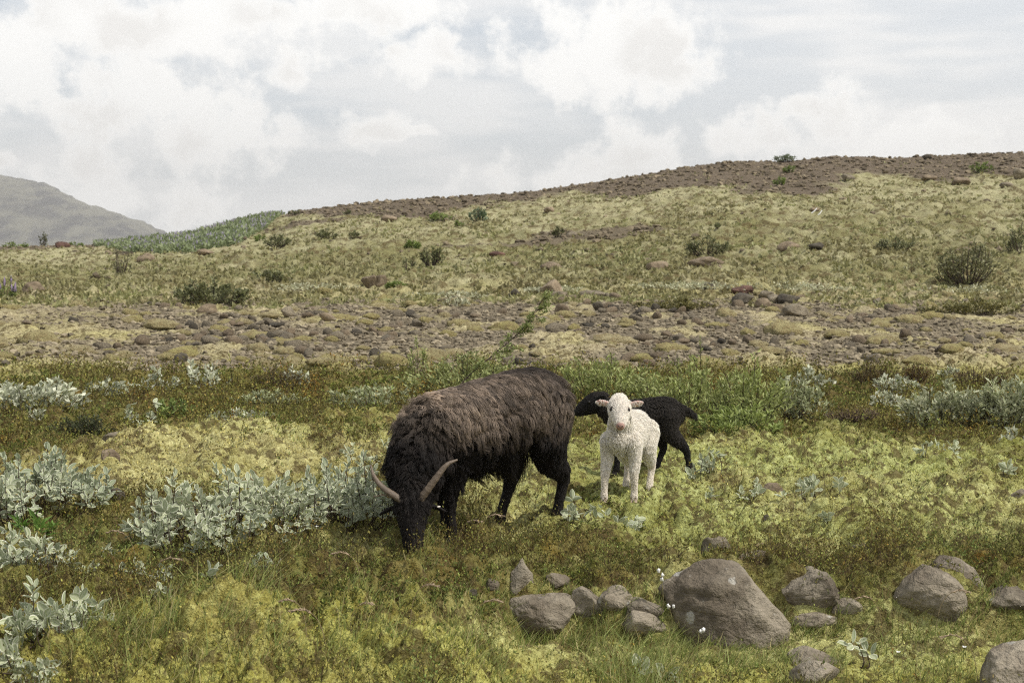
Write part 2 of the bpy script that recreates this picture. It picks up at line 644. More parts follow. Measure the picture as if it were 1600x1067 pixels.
def mat_rock(name, a, b, lichen=0.0, scale=1.0, moss=0.0):
    m, g, out = new_mat(name)
    tc = g.node('ShaderNodeTexCoord')
    oi = g.node('ShaderNodeObjectInfo')
    off = g.node('ShaderNodeVectorMath', operation='SCALE')
    cmb = g.node('ShaderNodeCombineXYZ')
    for k in range(3):
        g.link(oi.outputs['Random'], cmb.inputs[k])
    g.link(cmb.outputs[0], off.inputs[0]); off.inputs['Scale'].default_value = 37.0
    P = g.vmath('ADD', tc.outputs['Object'], off.outputs[0])
    n1 = g.noise(P, 5.0 * scale, 5.0, 0.6)
    n2_ = g.noise(P, 42.0 * scale, 4.0, 0.7)
    n3_ = g.noise(P, 190.0 * scale, 2.0, 0.6)
    col = g.mix(g.ramp(n1, 0.36, 0.62), c4(a), c4(b))
    hs = g.node('ShaderNodeHueSaturation')
    g.put(hs.inputs['Color'], col)
    rv = g.ramp(oi.outputs['Random'], 0, 1, -0.22, 0.22, False)
    g.put(hs.inputs['Value'], g.math('ADD', g.math('ADD', g.ramp(n2_, 0.28, 0.72, 0.70, 1.30, False), g.ramp(n3_, 0.3, 0.7, -0.08, 0.08, False)), rv))
    col = hs.outputs[0]
    if lichen:
        v = g.node('ShaderNodeTexVoronoi'); g.link(P, v.inputs['Vector']); v.inputs['Scale'].default_value = 9.0 * scale
        wob = g.math('ADD', v.outputs['Distance'], g.math('MULTIPLY', g.math('SUBTRACT', n2_, 0.5), 0.25))
        sp = g.math('MULTIPLY', g.ramp(wob, 0.20, 0.13), g.ramp(v.outputs['Color'], 0.60, 0.64))
        sp2 = g.ramp(g.noise(P, 24.0 * scale, 5.0, 0.75), 0.62, 0.70)
        col = g.mix(g.math('MULTIPLY', g.math('MAXIMUM', sp, g.math('MULTIPLY', sp2, 0.45)), lichen), col, (0.40, 0.38, 0.33, 1))
    if moss:
        geo = g.node('ShaderNodeNewGeometry')
        sz = g.node('ShaderNodeSeparateXYZ'); g.link(geo.outputs['Normal'], sz.inputs[0])
        k = g.ramp(g.math('ADD', sz.outputs[2], g.math('MULTIPLY', g.math('SUBTRACT', n1, 0.5), 1.6)), 0.55, 0.85)
        col = g.mix(g.math('MULTIPLY', k, moss), col, (0.27, 0.25, 0.10, 1))
    crack = g.ramp(g.math('ABSOLUTE', g.math('SUBTRACT', g.noise(g.vmath('MULTIPLY', P, (1.0, 1.0, 1.8)), 3.2 * scale, 3.0, 0.6), 0.5)), 0.0, 0.018)
    h = g.math('ADD', g.math('ADD', g.math('MULTIPLY', n1, 2.2), g.math('MULTIPLY', crack, 0.10)), g.math('ADD', g.math('MULTIPLY', n2_, 0.9), g.math('MULTIPLY', n3_, 0.16)))
    principled(g, out, col, 0.85, 0.28, bump(g, h, 0.85, 0.022))
    return m


def mat_plain(name, col, rough=0.8, spec=0.2, var=0.25, scale=60.0, bmp=0.3):
    m, g, out = new_mat(name)
    tc = g.node('ShaderNodeTexCoord')
    n = g.noise(tc.outputs['Object'], scale, 4.0, 0.65)
    hs = g.node('ShaderNodeHueSaturation')
    hs.inputs['Color'].default_value = c4(col)
    g.put(hs.inputs['Value'], g.ramp(n, 0.25, 0.75, 1 - var, 1 + var, False))
    principled(g, out, hs.outputs[0], rough, spec, bump(g, n, bmp, 0.01))
    return m


def mat_tint(name, rough=0.85, spec=0.2, bmp=0.4, scale=150.0):
    m, g, out = new_mat(name)
    tc = g.node('ShaderNodeTexCoord')
    n = g.noise(tc.outputs['Object'], scale, 3.0, 0.65)
    hs = g.node('ShaderNodeHueSaturation')
    g.link(attr(g, 'tint').outputs['Color'], hs.inputs['Color'])
    g.put(hs.inputs['Value'], g.ramp(n, 0.25, 0.75, 0.8, 1.2, False))
    principled(g, out, hs.outputs[0], rough, spec, bump(g, n, bmp, 0.006))
    return m


M = {}
M['ground'] = mat_ground('moss_turf', False)
M['gravel'] = mat_ground('gravel', True)
M['sprig'] = mat_leafy('moss_and_heath_leaves', 0.22, 0.7, 0.15)
M['grass'] = mat_leafy('grass_blades', 0.35, 0.55, 0.3)
M['silver'] = mat_leafy('woolly_willow_leaf', 0.22, 0.75, 0.15, 0.13)
M['leaf'] = mat_leafy('willow_leaf', 0.28, 0.55, 0.35)
M['twig'] = mat_plain('twig_bark', (0.075, 0.055, 0.042), 0.85, 0.15)
M['rock'] = mat_rock('basalt_boulder', (0.125, 0.102, 0.073), (0.265, 0.228, 0.170), 1.0)
M['stone'] = mat_rock('grey_stone', (0.140, 0.115, 0.078), (0.270, 0.227, 0.158), 0.35, 1.6)
M['red_stone'] = mat_rock('reddish_lava_stone', (0.075, 0.04, 0.03), (0.16, 0.09, 0.065), 0.0, 1.6)
M['dark_stone'] = mat_rock('dark_stone', (0.058, 0.048, 0.035), (0.118, 0.101, 0.072), 0.0, 1.6)
M['brown_stone'] = mat_rock('brown_stone', (0.158, 0.119, 0.076), (0.280, 0.217, 0.142), 0.2, 1.6)
M['pebble'] = mat_tint('pebbles', 0.9, 0.2, 0.5, 40.0)
M['white'] = mat_plain('white_petals', (0.75, 0.74, 0.70), 0.8, 0.1, 0.1)

# ------------------------------------------------------------------ the ground sheet
C_MOSS_A = np.array([0.50, 0.462, 0.205]); C_MOSS_B = np.array([0.30, 0.268, 0.085]); C_MOSS_C = np.array([0.19, 0.125, 0.05])
C_HEATH_G = np.array([0.165, 0.168, 0.046]); C_HEATH_B = np.array([0.165, 0.130, 0.042]); C_HEATH_O = np.array([0.25, 0.150, 0.032])
C_GRAV = np.array([0.190, 0.156, 0.105]); C_PALE = np.array([0.47, 0.405, 0.245])
C_HILL_A = np.array([0.385, 0.358, 0.205]); C_HILL_B = np.array([0.215, 0.200, 0.088]); C_HILL_C = np.array([0.20, 0.155, 0.10])
C_SCREE = np.array([0.138, 0.108, 0.075])


def ground_tint(x, y, zn):
    heath, gravel, scree, moss = zn
    a = fbm(x * 2.3, y * 1.8, 71, 4); b = fbm(x * 7.0, y * 6.0, 72, 3); c = fbm(x * 0.8, y * 0.7, 73, 3)
    col = lerp(C_MOSS_B, C_MOSS_A, np.clip(0.42 + 0.9 * a + 0.5 * b + 0.35 * moss, 0, 1))
    gr = np.clip(0.45 + 1.6 * c + 0.28 * np.clip(x, -1.5, 1.5), 0, 1) * (1 - sstep(11, 14, y))
    col = col * lerp(np.array([1.0, 1.0, 1.0]), np.array([0.90, 1.02, 0.86]), gr)
    col = lerp(col, C_MOSS_C, np.clip(1.6 * (fbm(x * 3.1, y * 2.6, 74, 4) - 0.16), 0, 1) * 0.8)
    hc = lerp(C_HEATH_G, C_HEATH_B, np.clip(0.5 + 1.5 * b + 0.9 * a, 0, 1))
    hc = lerp(hc, C_HEATH_O, np.clip(2.2 * (fbm(x * 3.7, y * 3.0, 75, 3) - 0.26), 0, 1))
    hc = lerp(hc, C_MOSS_B, np.clip(1.8 * (c - 0.05), 0, 1) * 0.6)
    col = lerp(col, hc, np.clip(heath * 1.25, 0, 1))
    # front edge: lush yellow green
    fr = 1 - sstep(4.35, 4.75, y)
    col = lerp(col, lerp(np.array([0.45, 0.435, 0.11]), np.array([0.31, 0.275, 0.06]), np.clip(0.5 + 1.5 * a, 0, 1)), fr * 0.7)
    far = sstep(12.6, 14.0, y + 0.8 * a)
    pale = lerp(C_PALE, C_MOSS_A * np.array([0.95, 0.93, 0.9]), np.clip(0.4 + 1.2 * c, 0, 1))
    pale = lerp(pale, C_HILL_C, np.clip(1.5 * (b - 0.12), 0, 1) * 0.7)
    col = lerp(col, pale, far)
    hill = sstep(22, 28, y + 2.5 * a)
    e = fbm(x * 0.55, y * 0.32, 76, 4); f = fbm(x * 2.2, y * 1.5, 77, 3)
    hc2 = lerp(C_HILL_B, C_HILL_A, np.clip(0.50 + 0.9 * e + 1.0 * f + 0.55 * (sstep(33, 42, y) - 0.5), 0, 1))
    hc2 = lerp(hc2, C_HILL_C, np.clip(1.7 * (fbm(x * 1.2, y * 0.7, 78, 4) - 0.14), 0, 1) * 0.75)
    col = lerp(col, hc2, hill)
    gcol = C_GRAV * (1 + 0.5 * b + 0.35 * f)[:, None]
    col = lerp(col, gcol, np.clip(gravel, 0, 1))
    scol = lerp(C_SCREE * 0.86, C_SCREE * 1.16, np.clip(0.5 + f + 0.8 * b, 0, 1))
    col = lerp(col, scol, scree)
    plain = sstep(90, 200, y)
    col = lerp(col, np.array([0.16, 0.16, 0.09]), plain)
    return np.clip(col, 0.01, 0.9)


def build_ground():
    th_f = np.radians(np.arange(-27.5, 27.51, 0.118))
    th_c = np.radians(np.arange(33, 328, 6.0))
    th = np.concatenate([th_f, th_c])
    r = np.concatenate([np.geomspace(0.25, 2.9, 14)[:-1], np.geomspace(2.9, 66, 900), np.geomspace(66, 3900, 60)[1:]])
    T, Rr = np.meshgrid(th, r)
    x = (Rr * np.sin(T)).ravel(); y = (Rr * np.cos(T)).ravel()
    zn = zones(x, y)
    z = macro(x, y) + relief(x, y, zn) * (np.cos(T).ravel() > 0.3)
    tint = ground_tint(x, y, zn)
    nt, nr = len(th), len(r)
    i = np.arange(nr - 1)[:, None] * nt; j = np.arange(nt)[None]; j2 = (j + 1) % nt
    F = np.stack([i + j, i + j2, i + nt + j2, i + nt + j], -1).reshape(-1, 4)
    F = F[:, ::-1]
    V = np.stack([x, y, z], 1)
    fg = zn[1][F].mean(1); fs = zn[2][F].mean(1)
    fw = (np.abs(T).ravel()[F].max(1) < math.radians(27.4))
    sel_g = (fg > 0.5) & fw & (fs < 0.5)
    sel_s = (fs > 0.5) & fw & ~sel_g
    sel_0 = ~(sel_g | sel_s)

    def sub(name, sel, mat):
        f = F[sel]
        u, inv = np.unique(f, return_inverse=True)
        me = mesh_np(name, V[u], inv.reshape(-1, 4), {'tint': tint[u]}, mat)
        return link(name, me)
    # close the middle under the camera
    g0 = sub('ground', sel_0, M['ground'])
    bm = bmesh.new()
    bm.from_mesh(g0.data)
    bm.verts.ensure_lookup_table()
    ring = [v for v in bm.verts if v.co.x ** 2 + v.co.y ** 2 < 0.0640]
    ring.sort(key=lambda v: math.atan2(v.co.x, v.co.y))
    try:
        bm.faces.new(ring[::-1])
    except Exception:
        pass
    bm.to_mesh(g0.data); bm.free()
    tag(g0, 'mossy heath ground running up to the hillside', None, None, 'structure')
    g1 = sub('gravel_bed', sel_g, M['gravel'])
    tag(g1, 'strip of brown gravel and stones crossing the middle distance', None, None, 'structure')
    g2 = sub('scree_slope', sel_s, M['gravel'])
    tag(g2, 'bare brown scree along the crest of the hill', None, None, 'structure')
    return g0, g1, g2


GROUND, GRAVEL_BED, SCREE = build_ground()


# ------------------------------------------------------------------ far mountain and the air in front of it
def build_mountain():
    D = 2900.0
    nx, ny = 240, 110
    X = np.linspace(-2300, -560, nx); Yl = np.linspace(-520, 520, ny)
    xx, yy = np.meshgrid(X, Yl)
    px = xx / D * FPX + 800
    prof = np.interp(px, [-900, -400, -150, 0, 55, 85, 110, 150, 185, 205, 222, 237, 262, 330], [300, 255, 268, 276, 288, 299, 312, 327, 338, 343, 352, 364, 382, 400])
    top = (382 - prof) / FPX * D
    # a nearer shoulder runs down to the right, a hollow behind it
    foot = 260 + 60 * fbm(xx * 0.002, yy * 0 + 1, 81, 2)
    across = np.clip(1 - np.abs(yy - 40) / (foot + 180), 0, 1)
    z = -18 + (top + 18) * sstep(0.0, 0.85, across) ** 0.8
    spur = np.exp(-((xx + 1000 + (yy + 520) * 0.30) / 95.0) ** 2) * sstep(-500, -150, yy) * (1 - sstep(40, 140, yy))
    z = z + 16 * spur * sstep(0, 90, top)
    gul = fbm(xx * 0.008, yy * 0.0022, 82, 5)
    z = z + 30 * gul * across * (1 - across) * 3.2 + 11 * fbm(xx * 0.02, yy * 0.012, 83, 4) * sstep(0.05, 0.4, across) * (1 - sstep(0.8, 1, across))
    # rock terraces
    st = 15.0
    q = z / st + 0.7 * fbm(xx * 0.004, yy * 0.004, 84, 3)
    z = z + (np.floor(q) + sstep(0.62, 1.0, q - np.floor(q)) - q) * st * 0.45 * sstep(0.1, 0.4, across) * (1 - sstep(0.75, 0.95, across))
    V = np.stack([xx, yy + D, z], -1).reshape(-1, 3)
    i = np.arange(ny - 1)[:, None] * nx; j = np.arange(nx - 1)[None]
    F = np.stack([i + j, i + j + 1, i + nx + j + 1, i + nx + j], -1).reshape(-1, 4)
    m, g, out = new_mat('mountain_rock_and_grass')
    tc = g.node('ShaderNodeTexCoord')
    geo = g.node('ShaderNodeNewGeometry')
    sz = g.node('ShaderNodeSeparateXYZ'); g.link(geo.outputs['Normal'], sz.inputs[0])
    n = g.noise(g.vmath('MULTIPLY', tc.outputs['Object'], (1.0, 0.35, 1.6)), 0.016, 6.0, 0.68)
    k = g.ramp(g.math('ADD', g.math('MULTIPLY', sz.outputs[2], 0.35), g.math('MULTIPLY', g.math('SUBTRACT', n, 0.5), 1.5)), 0.12, 0.42)
    col = g.mix(k, (0.04, 0.037, 0.035, 1), (0.17, 0.162, 0.115, 1))
    principled(g, out, col, 0.95, 0.1, bump(g, g.noise(tc.outputs['Object'], 0.06, 6.0, 0.7), 1.0, 12.0))
    o = link('mountain', mesh_np('mountain', V, F, None, m))
    tag(o, 'hazy grey-green mountain slope beyond the plain on the left', None, None, 'structure')


build_mountain()


def build_haze():
    bm = bmesh.new()
    bmesh.ops.create_cube(bm, size=1.0)
    me = bpy.data.meshes.new('haze'); bm.to_mesh(me); bm.free()
    m = bpy.data.materials.new('haze_air')
    m.use_nodes = True
    g = NT(m.node_tree)
    out = g.node('ShaderNodeOutputMaterial')
    v = g.node('ShaderNodeVolumePrincipled')
    v.inputs['Color'].default_value = (1.0, 0.99, 0.97, 1)
    v.inputs['Density'].default_value = 0.00024
    v.inputs['Anisotropy'].default_value = 0.2
    g.link(v.outputs[0], out.inputs['Volume'])
    me.materials.append(m)
    o = link('haze', me)
    o.scale = (8200, 8200, 260)
    o.location = (0, 0, 260 / 2 - 20.5)
    tag(o, 'thin pale haze in the air', None, None, 'stuff')


build_haze()


# ------------------------------------------------------------------ stones
def rock_shape(seed, sub=4, angular=0.6, rough=0.05, skew=0.0, peak=0.0):
    """a weathered stone in a unit box: facets cut off a ball, then worn round"""
    V, F = ico(sub)
    r = np.random.default_rng(seed)
    P = V.copy()
    N = unit(r.normal(size=(13, 3)))
    for k, n in enumerate(N):
        lim = r.uniform(0.50, 0.92) * (1 - 0.25 * angular) + 0.05
        dd = P @ n
        over = np.maximum(dd - lim, 0)
        P = P - over[:, None] * n * (0.55 + 0.40 * angular)
    q = P * 1.4 + r.uniform(-50, 50, 3)
    P = P * (1 + 0.16 * n3(q[:, 0], q[:, 1], q[:, 2], seed))[:, None]
    for s, a in ((3.2, rough), (7.5, rough * 0.55), (17.0, rough * 0.28)):
        q = V * s + r.uniform(-50, 50, 3)
        P = P * (1 + a * n3(q[:, 0], q[:, 1], q[:, 2], seed + 3))[:, None]
    mn, mx = P.min(0), P.max(0)
    P = (P - (mn + mx) / 2) / ((mx - mn) / 2)
    if skew:
        P[:, 0] += skew * P[:, 2]
    if peak:
        t = (P[:, 2] + 1) / 2
        P[:, 0] *= 1 - peak * t; P[:, 1] *= 1 - peak * t
    return P, F


def rock_at(name, label, px, py_base, wpx, hpx, mat='rock', seed=1, depth=0.8, sub=4, angular=0.6, sink=0.28, skew=0.0, peak=0.0, rz=0.0, tilt=0.0, group=None, dy=0.0, rough=0.05):
    """stone whose foot shows at (px, py_base) with the given width and height in the photograph"""
    p = hit(px, py_base)
    d = math.hypot(p[0], p[1]) + dy
    w = wpx / FPX * d; h = hpx / FPX * d
    P, F = rock_shape(seed, sub, angular, rough, skew, peak)
    full = h / (1 - sink)
    S = P * np.array([w / 2, w / 2 * depth, full / 2])
    if tilt:
        c, s = math.cos(tilt), math.sin(tilt)
        S = np.stack([S[:, 0] * c + S[:, 2] * s, S[:, 1], -S[:, 0] * s + S[:, 2] * c], 1)
    S[:, 2] += full / 2 - sink * full
    me = mesh_np(name, S, F, None, M[mat])
    y = p[1] + w / 2 * depth * 0.7 + dy
    o = link(name, me, None, (p[0] * y / p[1], y, float(macro(p[0], p[1])) + (0.0 if d > 5.3 else 0.012) + 0.6 * max(float(relief(np.array([p[0]]), np.array([y]))[0]), 0)))
    o.rotation_euler = (0, 0, rz)
    if y < 6.0:
        ROCK_FEET.append((o.location.x, o.location.y, w / 2, w / 2 * depth))
    if label:
        tag(o, label, 'rock', group)
    return o


ROCK_FEET = []


def build_rocks():
    R = rock_at
    R('boulder', 'large brown boulder with a pale round lichen spot, in the right foreground', 1131, 1006, 226, 114, 'rock', 12, 0.7, 5, 0.5, 0.35, -0.14, 0.12, 0, 0.05)
    R('boulder', 'grey boulder with a dark left face just right of the largest boulder', 1262, 980, 96, 64, 'rock', 23, 0.8, 5, 1.0, 0.25, -0.1, 0.10, 0.3, 0.2)
    R('boulder', 'small brown stone with a low peak right of the dark-faced boulder', 1325, 974, 66, 32, 'rock', 5, 0.7, 4, 0.7, 0.25, 0, 0.3)
    R('boulder', 'low flat stone in the grass below the dark-faced boulder', 1268, 990, 84, 16, 'rock', 15, 0.6, 4, 0.4, 0.4)
    R('boulder', 'broad rounded grey boulder at right with a notch on its top', 1450, 988, 124, 76, 'rock', 31, 0.8, 5, 0.3, 0.3, 0.05, 0.10)
    R('boulder', 'humped grey boulder leaning behind the broad notched boulder', 1495, 974, 120, 78, 'rock', 37, 0.8, 5, 0.4, 0.3, 0, 0.12, 0, 0.1, None, 0.05)
    R('boulder', 'flat grey stone at the right edge beside the broad boulder', 1582, 960, 84, 28, 'rock', 41, 0.6, 4, 0.5, 0.3)
    R('boulder', 'rounded grey boulder cut by the bottom right corner', 1600, 1092, 130, 68, 'rock', 43, 0.8, 5, 0.35, 0.2, 0, 0.15)
    R('boulder', 'pale grey rounded stone at the bottom edge right of centre', 1273, 1082, 80, 42, 'rock', 47, 0.8, 4, 0.4, 0.2)
    R('boulder', 'darker stone just behind the pale one at the bottom edge', 1268, 1062, 78, 30, 'rock', 53, 0.7, 4, 0.8, 0.2, 0, 0, 0, 0, None, 0.08)
    R('boulder', 'rounded brown-grey boulder in the grass left of the largest boulder', 845, 1002, 134, 66, 'rock', 59, 0.8, 5, 0.3, 0.2, -0.12, 0.12, 0, 0.08)
    R('boulder', 'pointed triangular stone standing behind the rounded brown-grey boulder', 815, 944, 56, 54, 'rock', 61, 0.8, 4, 0.75, 0.15, 0, 0.62)
    R('boulder', 'squarish stone half sunk in moss right of the pointed stone', 872, 921, 38, 19, 'rock', 67, 0.7, 4, 0.9, 0.3)
    R('boulder', 'sloping stone between the rounded boulder and the brown one', 918, 964, 60, 36, 'rock', 71, 0.7, 4, 0.8, 0.25, 0, 0, 0, 0.35)
    R('boulder', 'brown humped stone left of the largest boulder under the moss bank', 962, 962, 70, 40, 'rock', 73, 0.8, 4, 0.6, 0.2, 0, 0.2)
    R('boulder', 'small pinkish stone wedged against the largest boulder', 1008, 966, 60, 26, 'rock', 79, 0.7, 4, 0.5, 0.3)
    R('boulder', 'wide low stone in the grass at the foot of the largest boulder', 1008, 998, 110, 42, 'rock', 83, 0.7, 4, 0.5, 0.25, 0, 0, 0, 0.12)
    R('rock', 'wedge-shaped grey stone in the moss above the largest boulder', 1122, 876, 56, 38, 'stone', 89, 0.8, 4, 0.8, 0.2, -0.2, 0.1, 0, 0.35)
    R('rock', 'pale flat slab in the moss right above the largest boulder', 1174, 893, 50, 18, 'stone', 97, 0.6, 4, 0.6, 0.3, 0, 0, 0, -0.25)
    R('rock', 'thin reddish slab in the moss behind the pale flat slab', 1186, 866, 46, 11, 'brown_stone', 101, 0.6, 4, 0.9, 0.4)
    R('rock', 'small round grey stone in the moss well right of the slabs', 1343, 868, 28, 17, 'stone', 103, 0.8, 3, 0.4, 0.25)
    R('rock', 'slim upright dark stone in the moss above the slabs', 1196, 846, 20, 28, 'dark_stone', 107, 0.8, 3, 0.8, 0.2, 0, 0.3)
    R('rock', 'small pinkish-grey stone among low willow sprigs right of the lambs', 1207, 776, 36, 20, 'brown_stone', 109, 0.8, 3, 0.4, 0.25)
    R('rock', 'grey stone at the right edge in the bright moss', 1588, 800, 40, 20, 'stone', 113, 0.8, 4, 0.7, 0.25)
    R('rock', 'small grey cobble in the grass left of the pointed stone', 768, 946, 26, 18, 'rock', 127, 0.8, 3, 0.4, 0.25)
    R('rock', 'tiny dark cobble in the grass, leftmost of the foreground stones', 735, 949, 22, 13, 'dark_stone', 131, 0.8, 3, 0.4, 0.25)
    R('rock', 'brown stone poking out of the moss hummock left of the ewe', 172, 742, 40, 26, 'brown_stone', 137, 0.8, 4, 0.7, 0.25, 0, 0.35)
    R('rock', 'long flat grey slab on the moss hummock at left', 200, 697, 84, 14, 'stone', 139, 0.5, 4, 0.7, 0.35, 0, 0, 0, -0.06)
    R('rock', 'dark stone in the shade below the moss hummock at left', 182, 785, 38, 22, 'dark_stone', 149, 0.8, 4, 0.7, 0.3)
    # along the stony strip and over the hillside
    R('rock', 'big round brown boulder on the far edge of the gravel strip', 864, 464, 46, 26, 'brown_stone', 151, 0.9, 4, 0.4, 0.2)
    R('rock', 'smaller stone leaning against the big round brown boulder', 872, 467, 30, 13, 'stone', 157, 0.8, 3, 0.6, 0.2, 0, 0, 0, 0, None, -0.3)
    R('rock', 'flat grey slab right of the big round brown boulder', 926, 464, 50, 10, 'stone', 163, 0.6, 3, 0.7, 0.3)
    R('rock', 'dark angular stone left of the big round brown boulder', 803, 463, 22, 12, 'dark_stone', 167, 0.9, 3, 0.9, 0.2)
    R('rock', 'small dark rounded stone alone beyond the gravel strip', 1108, 453, 20, 11, 'dark_stone', 173, 0.9, 3, 0.4, 0.2)
    R('rock', 'reddish-brown lava block at the back of the dark stone pile', 1159, 461, 34, 15, 'red_stone', 179, 0.9, 4, 0.7, 0.2, 0, 0, 0, 0, None, 0, 0.12)
    R('rock', 'dark grey boulder at the left of the stone pile in the gravel', 1161, 477, 34, 19, 'dark_stone', 181, 0.9, 4, 0.6, 0.2)
    R('rock', 'egg-shaped brown boulder in the middle of the stone pile', 1193, 482, 27, 15, 'brown_stone', 191, 0.9, 4, 0.2, 0.2)
    R('rock', 'light grey stone at the back of the stone pile', 1198, 466, 22, 12, 'stone', 193, 0.9, 3, 0.5, 0.2)
    R('rock', 'grey boulder tucked behind the egg-shaped one', 1211, 475, 26, 15, 'stone', 195, 0.9, 3, 0.5, 0.2)
    R('rock', 'wide flat-topped grey boulder at the right of the stone pile', 1232, 476, 34, 15, 'dark_stone', 197, 0.9, 4, 0.6, 0.2)
    R('rock', 'largest angular grey boulder at the front of the stone pile', 1242, 495, 42, 20, 'stone', 199, 0.9, 4, 0.7, 0.15)
    R('rock', 'pyramid-shaped dark stone in the gravel left of the stone pile', 934, 485, 24, 14, 'dark_stone', 211, 0.9, 3, 0.9, 0.2, 0, 0.4)
    R('rock', 'round dark brown boulder in the gravel behind the leaning willow branch', 878, 491, 24, 17, 'brown_stone', 223, 0.9, 3, 0.3, 0.2)
    R('rock', 'nearly black round stone at the near edge of the gravel strip', 585, 562, 20, 17, 'dark_stone', 227, 0.9, 3, 0.2, 0.2)
    R('rock', 'dark two-toned stone at the near left edge of the gravel', 284, 571, 20, 17, 'dark_stone', 229, 0.9, 3, 0.6, 0.2)
    R('rock', 'black stone at the left edge below the gravel strip', 8, 574, 17, 11, 'dark_stone', 233, 0.9, 3, 0.7, 0.2)
    R('rock', 'brown boulder right under the rounded bush at the left', 322, 489, 32, 14, 'brown_stone', 239, 0.8, 3, 0.6, 0.2)
    R('rock', 'peaked grey stone at the back of the gravel, right of the rounded bush', 450, 495, 28, 16, 'stone', 241, 0.9, 3, 0.8, 0.2, 0, 0.35)
    R('rock', 'large brown stone in the middle of the gravel', 512, 503, 26, 14, 'brown_stone', 251, 0.9, 3, 0.6, 0.2)
    R('rock', 'brown two-part boulder on the slope beside a small green tuft', 576, 451, 26, 20, 'brown_stone', 257, 0.9, 4, 0.8, 0.2)
    R('rock', 'right half of the brown split boulder beside a small green tuft', 594, 450, 22, 17, 'brown_stone', 263, 0.9, 3, 0.8, 0.2)
    R('rock', 'round brown boulder near the left edge behind the moss', 52, 462, 34, 21, 'brown_stone', 269, 0.9, 4, 0.5, 0.2)
    R('rock', 'brown boulder on the slope above the rounded bush at left', 228, 409, 26, 13, 'brown_stone', 271, 0.9, 3, 0.5, 0.2)
    R('rock', 'low reddish slab on the slope under the lupin mound', 322, 398, 28, 9, 'brown_stone', 277, 0.8, 3, 0.7, 0.3)
    R('rock', 'long low pinkish boulder on the slope at centre right', 1106, 416, 66, 15, 'brown_stone', 281, 0.7, 4, 0.5, 0.2)
    R('rock', 'rounded pinkish stone left of the long low boulder', 1027, 421, 36, 13, 'brown_stone', 283, 0.8, 3, 0.4, 0.25)
    R('rock', 'smooth grey-brown boulder, left one of a pair on the slope', 1232, 391, 34, 14, 'brown_stone', 293, 0.8, 3, 0.3, 0.2)
    R('rock', 'darker grey boulder, right one of a pair on the slope', 1273, 389, 29, 10, 'dark_stone', 307, 0.8, 3, 0.5, 0.2)
    R('rock', 'faint flat stone low on the slope above the ewe', 861, 421, 34, 10, 'brown_stone', 311, 0.8, 3, 0.5, 0.35)
    R('rock', 'small dark red stone on the middle of the slope', 777, 404, 26, 8, 'red_stone', 313, 0.8, 3, 0.6, 0.3)
    R('rock', 'grey stone beside a thin bush high on the slope', 894, 370, 18, 8, 'stone', 317, 0.8, 3, 0.4, 0.25)
    R('rock', 'light stone at the edge of the scree above the slope', 858, 332, 18, 9, 'brown_stone', 331, 0.8, 3, 0.5, 0.2)
    R('rock', 'brown slab high on the slope below the scree at left', 608, 347, 26, 9, 'brown_stone', 337, 0.8, 3, 0.6, 0.3)
    R('rock', 'pale round grey boulder under the crest at right', 1325, 284, 20, 11, 'stone', 347, 0.9, 3, 0.3, 0.2)
    R('rock', 'brown boulder in the scree at far right', 1503, 290, 30, 13, 'brown_stone', 349, 0.8, 3, 0.5, 0.2)
    R('rock', 'brown flat boulder left of the far right scree boulder', 1452, 284, 24, 10, 'brown_stone', 353, 0.8, 3, 0.5, 0.2)
    R('rock', 'grey stone under the crest near the right edge', 1572, 293, 20, 8, 'stone', 359, 0.8, 3, 0.4, 0.2)
    R('rock', 'large round boulder on the slope cut by the right edge', 1594, 281, 24, 18, 'stone', 367, 0.9, 3, 0.3, 0.2)
    R('rock', 'dark boulder sitting on the skyline at right', 1449, 249, 14, 8, 'dark_stone', 373, 0.9, 3, 0.4, 0.1)
    R('rock', 'tiny dark stone on the skyline at the far right', 1516, 245, 8, 6, 'dark_stone', 379, 0.9, 3, 0.4, 0.1)
    R('rock', 'reddish stone at the left edge of the plain among green tufts', 98, 388, 22, 10, 'red_stone', 383, 0.8, 3, 0.5, 0.2)
    R('rock', 'pale stone beside two dry sticks below the scree', 1272, 330, 17, 6, 'brown_stone', 389, 0.8, 3, 0.5, 0.3)


build_rocks()


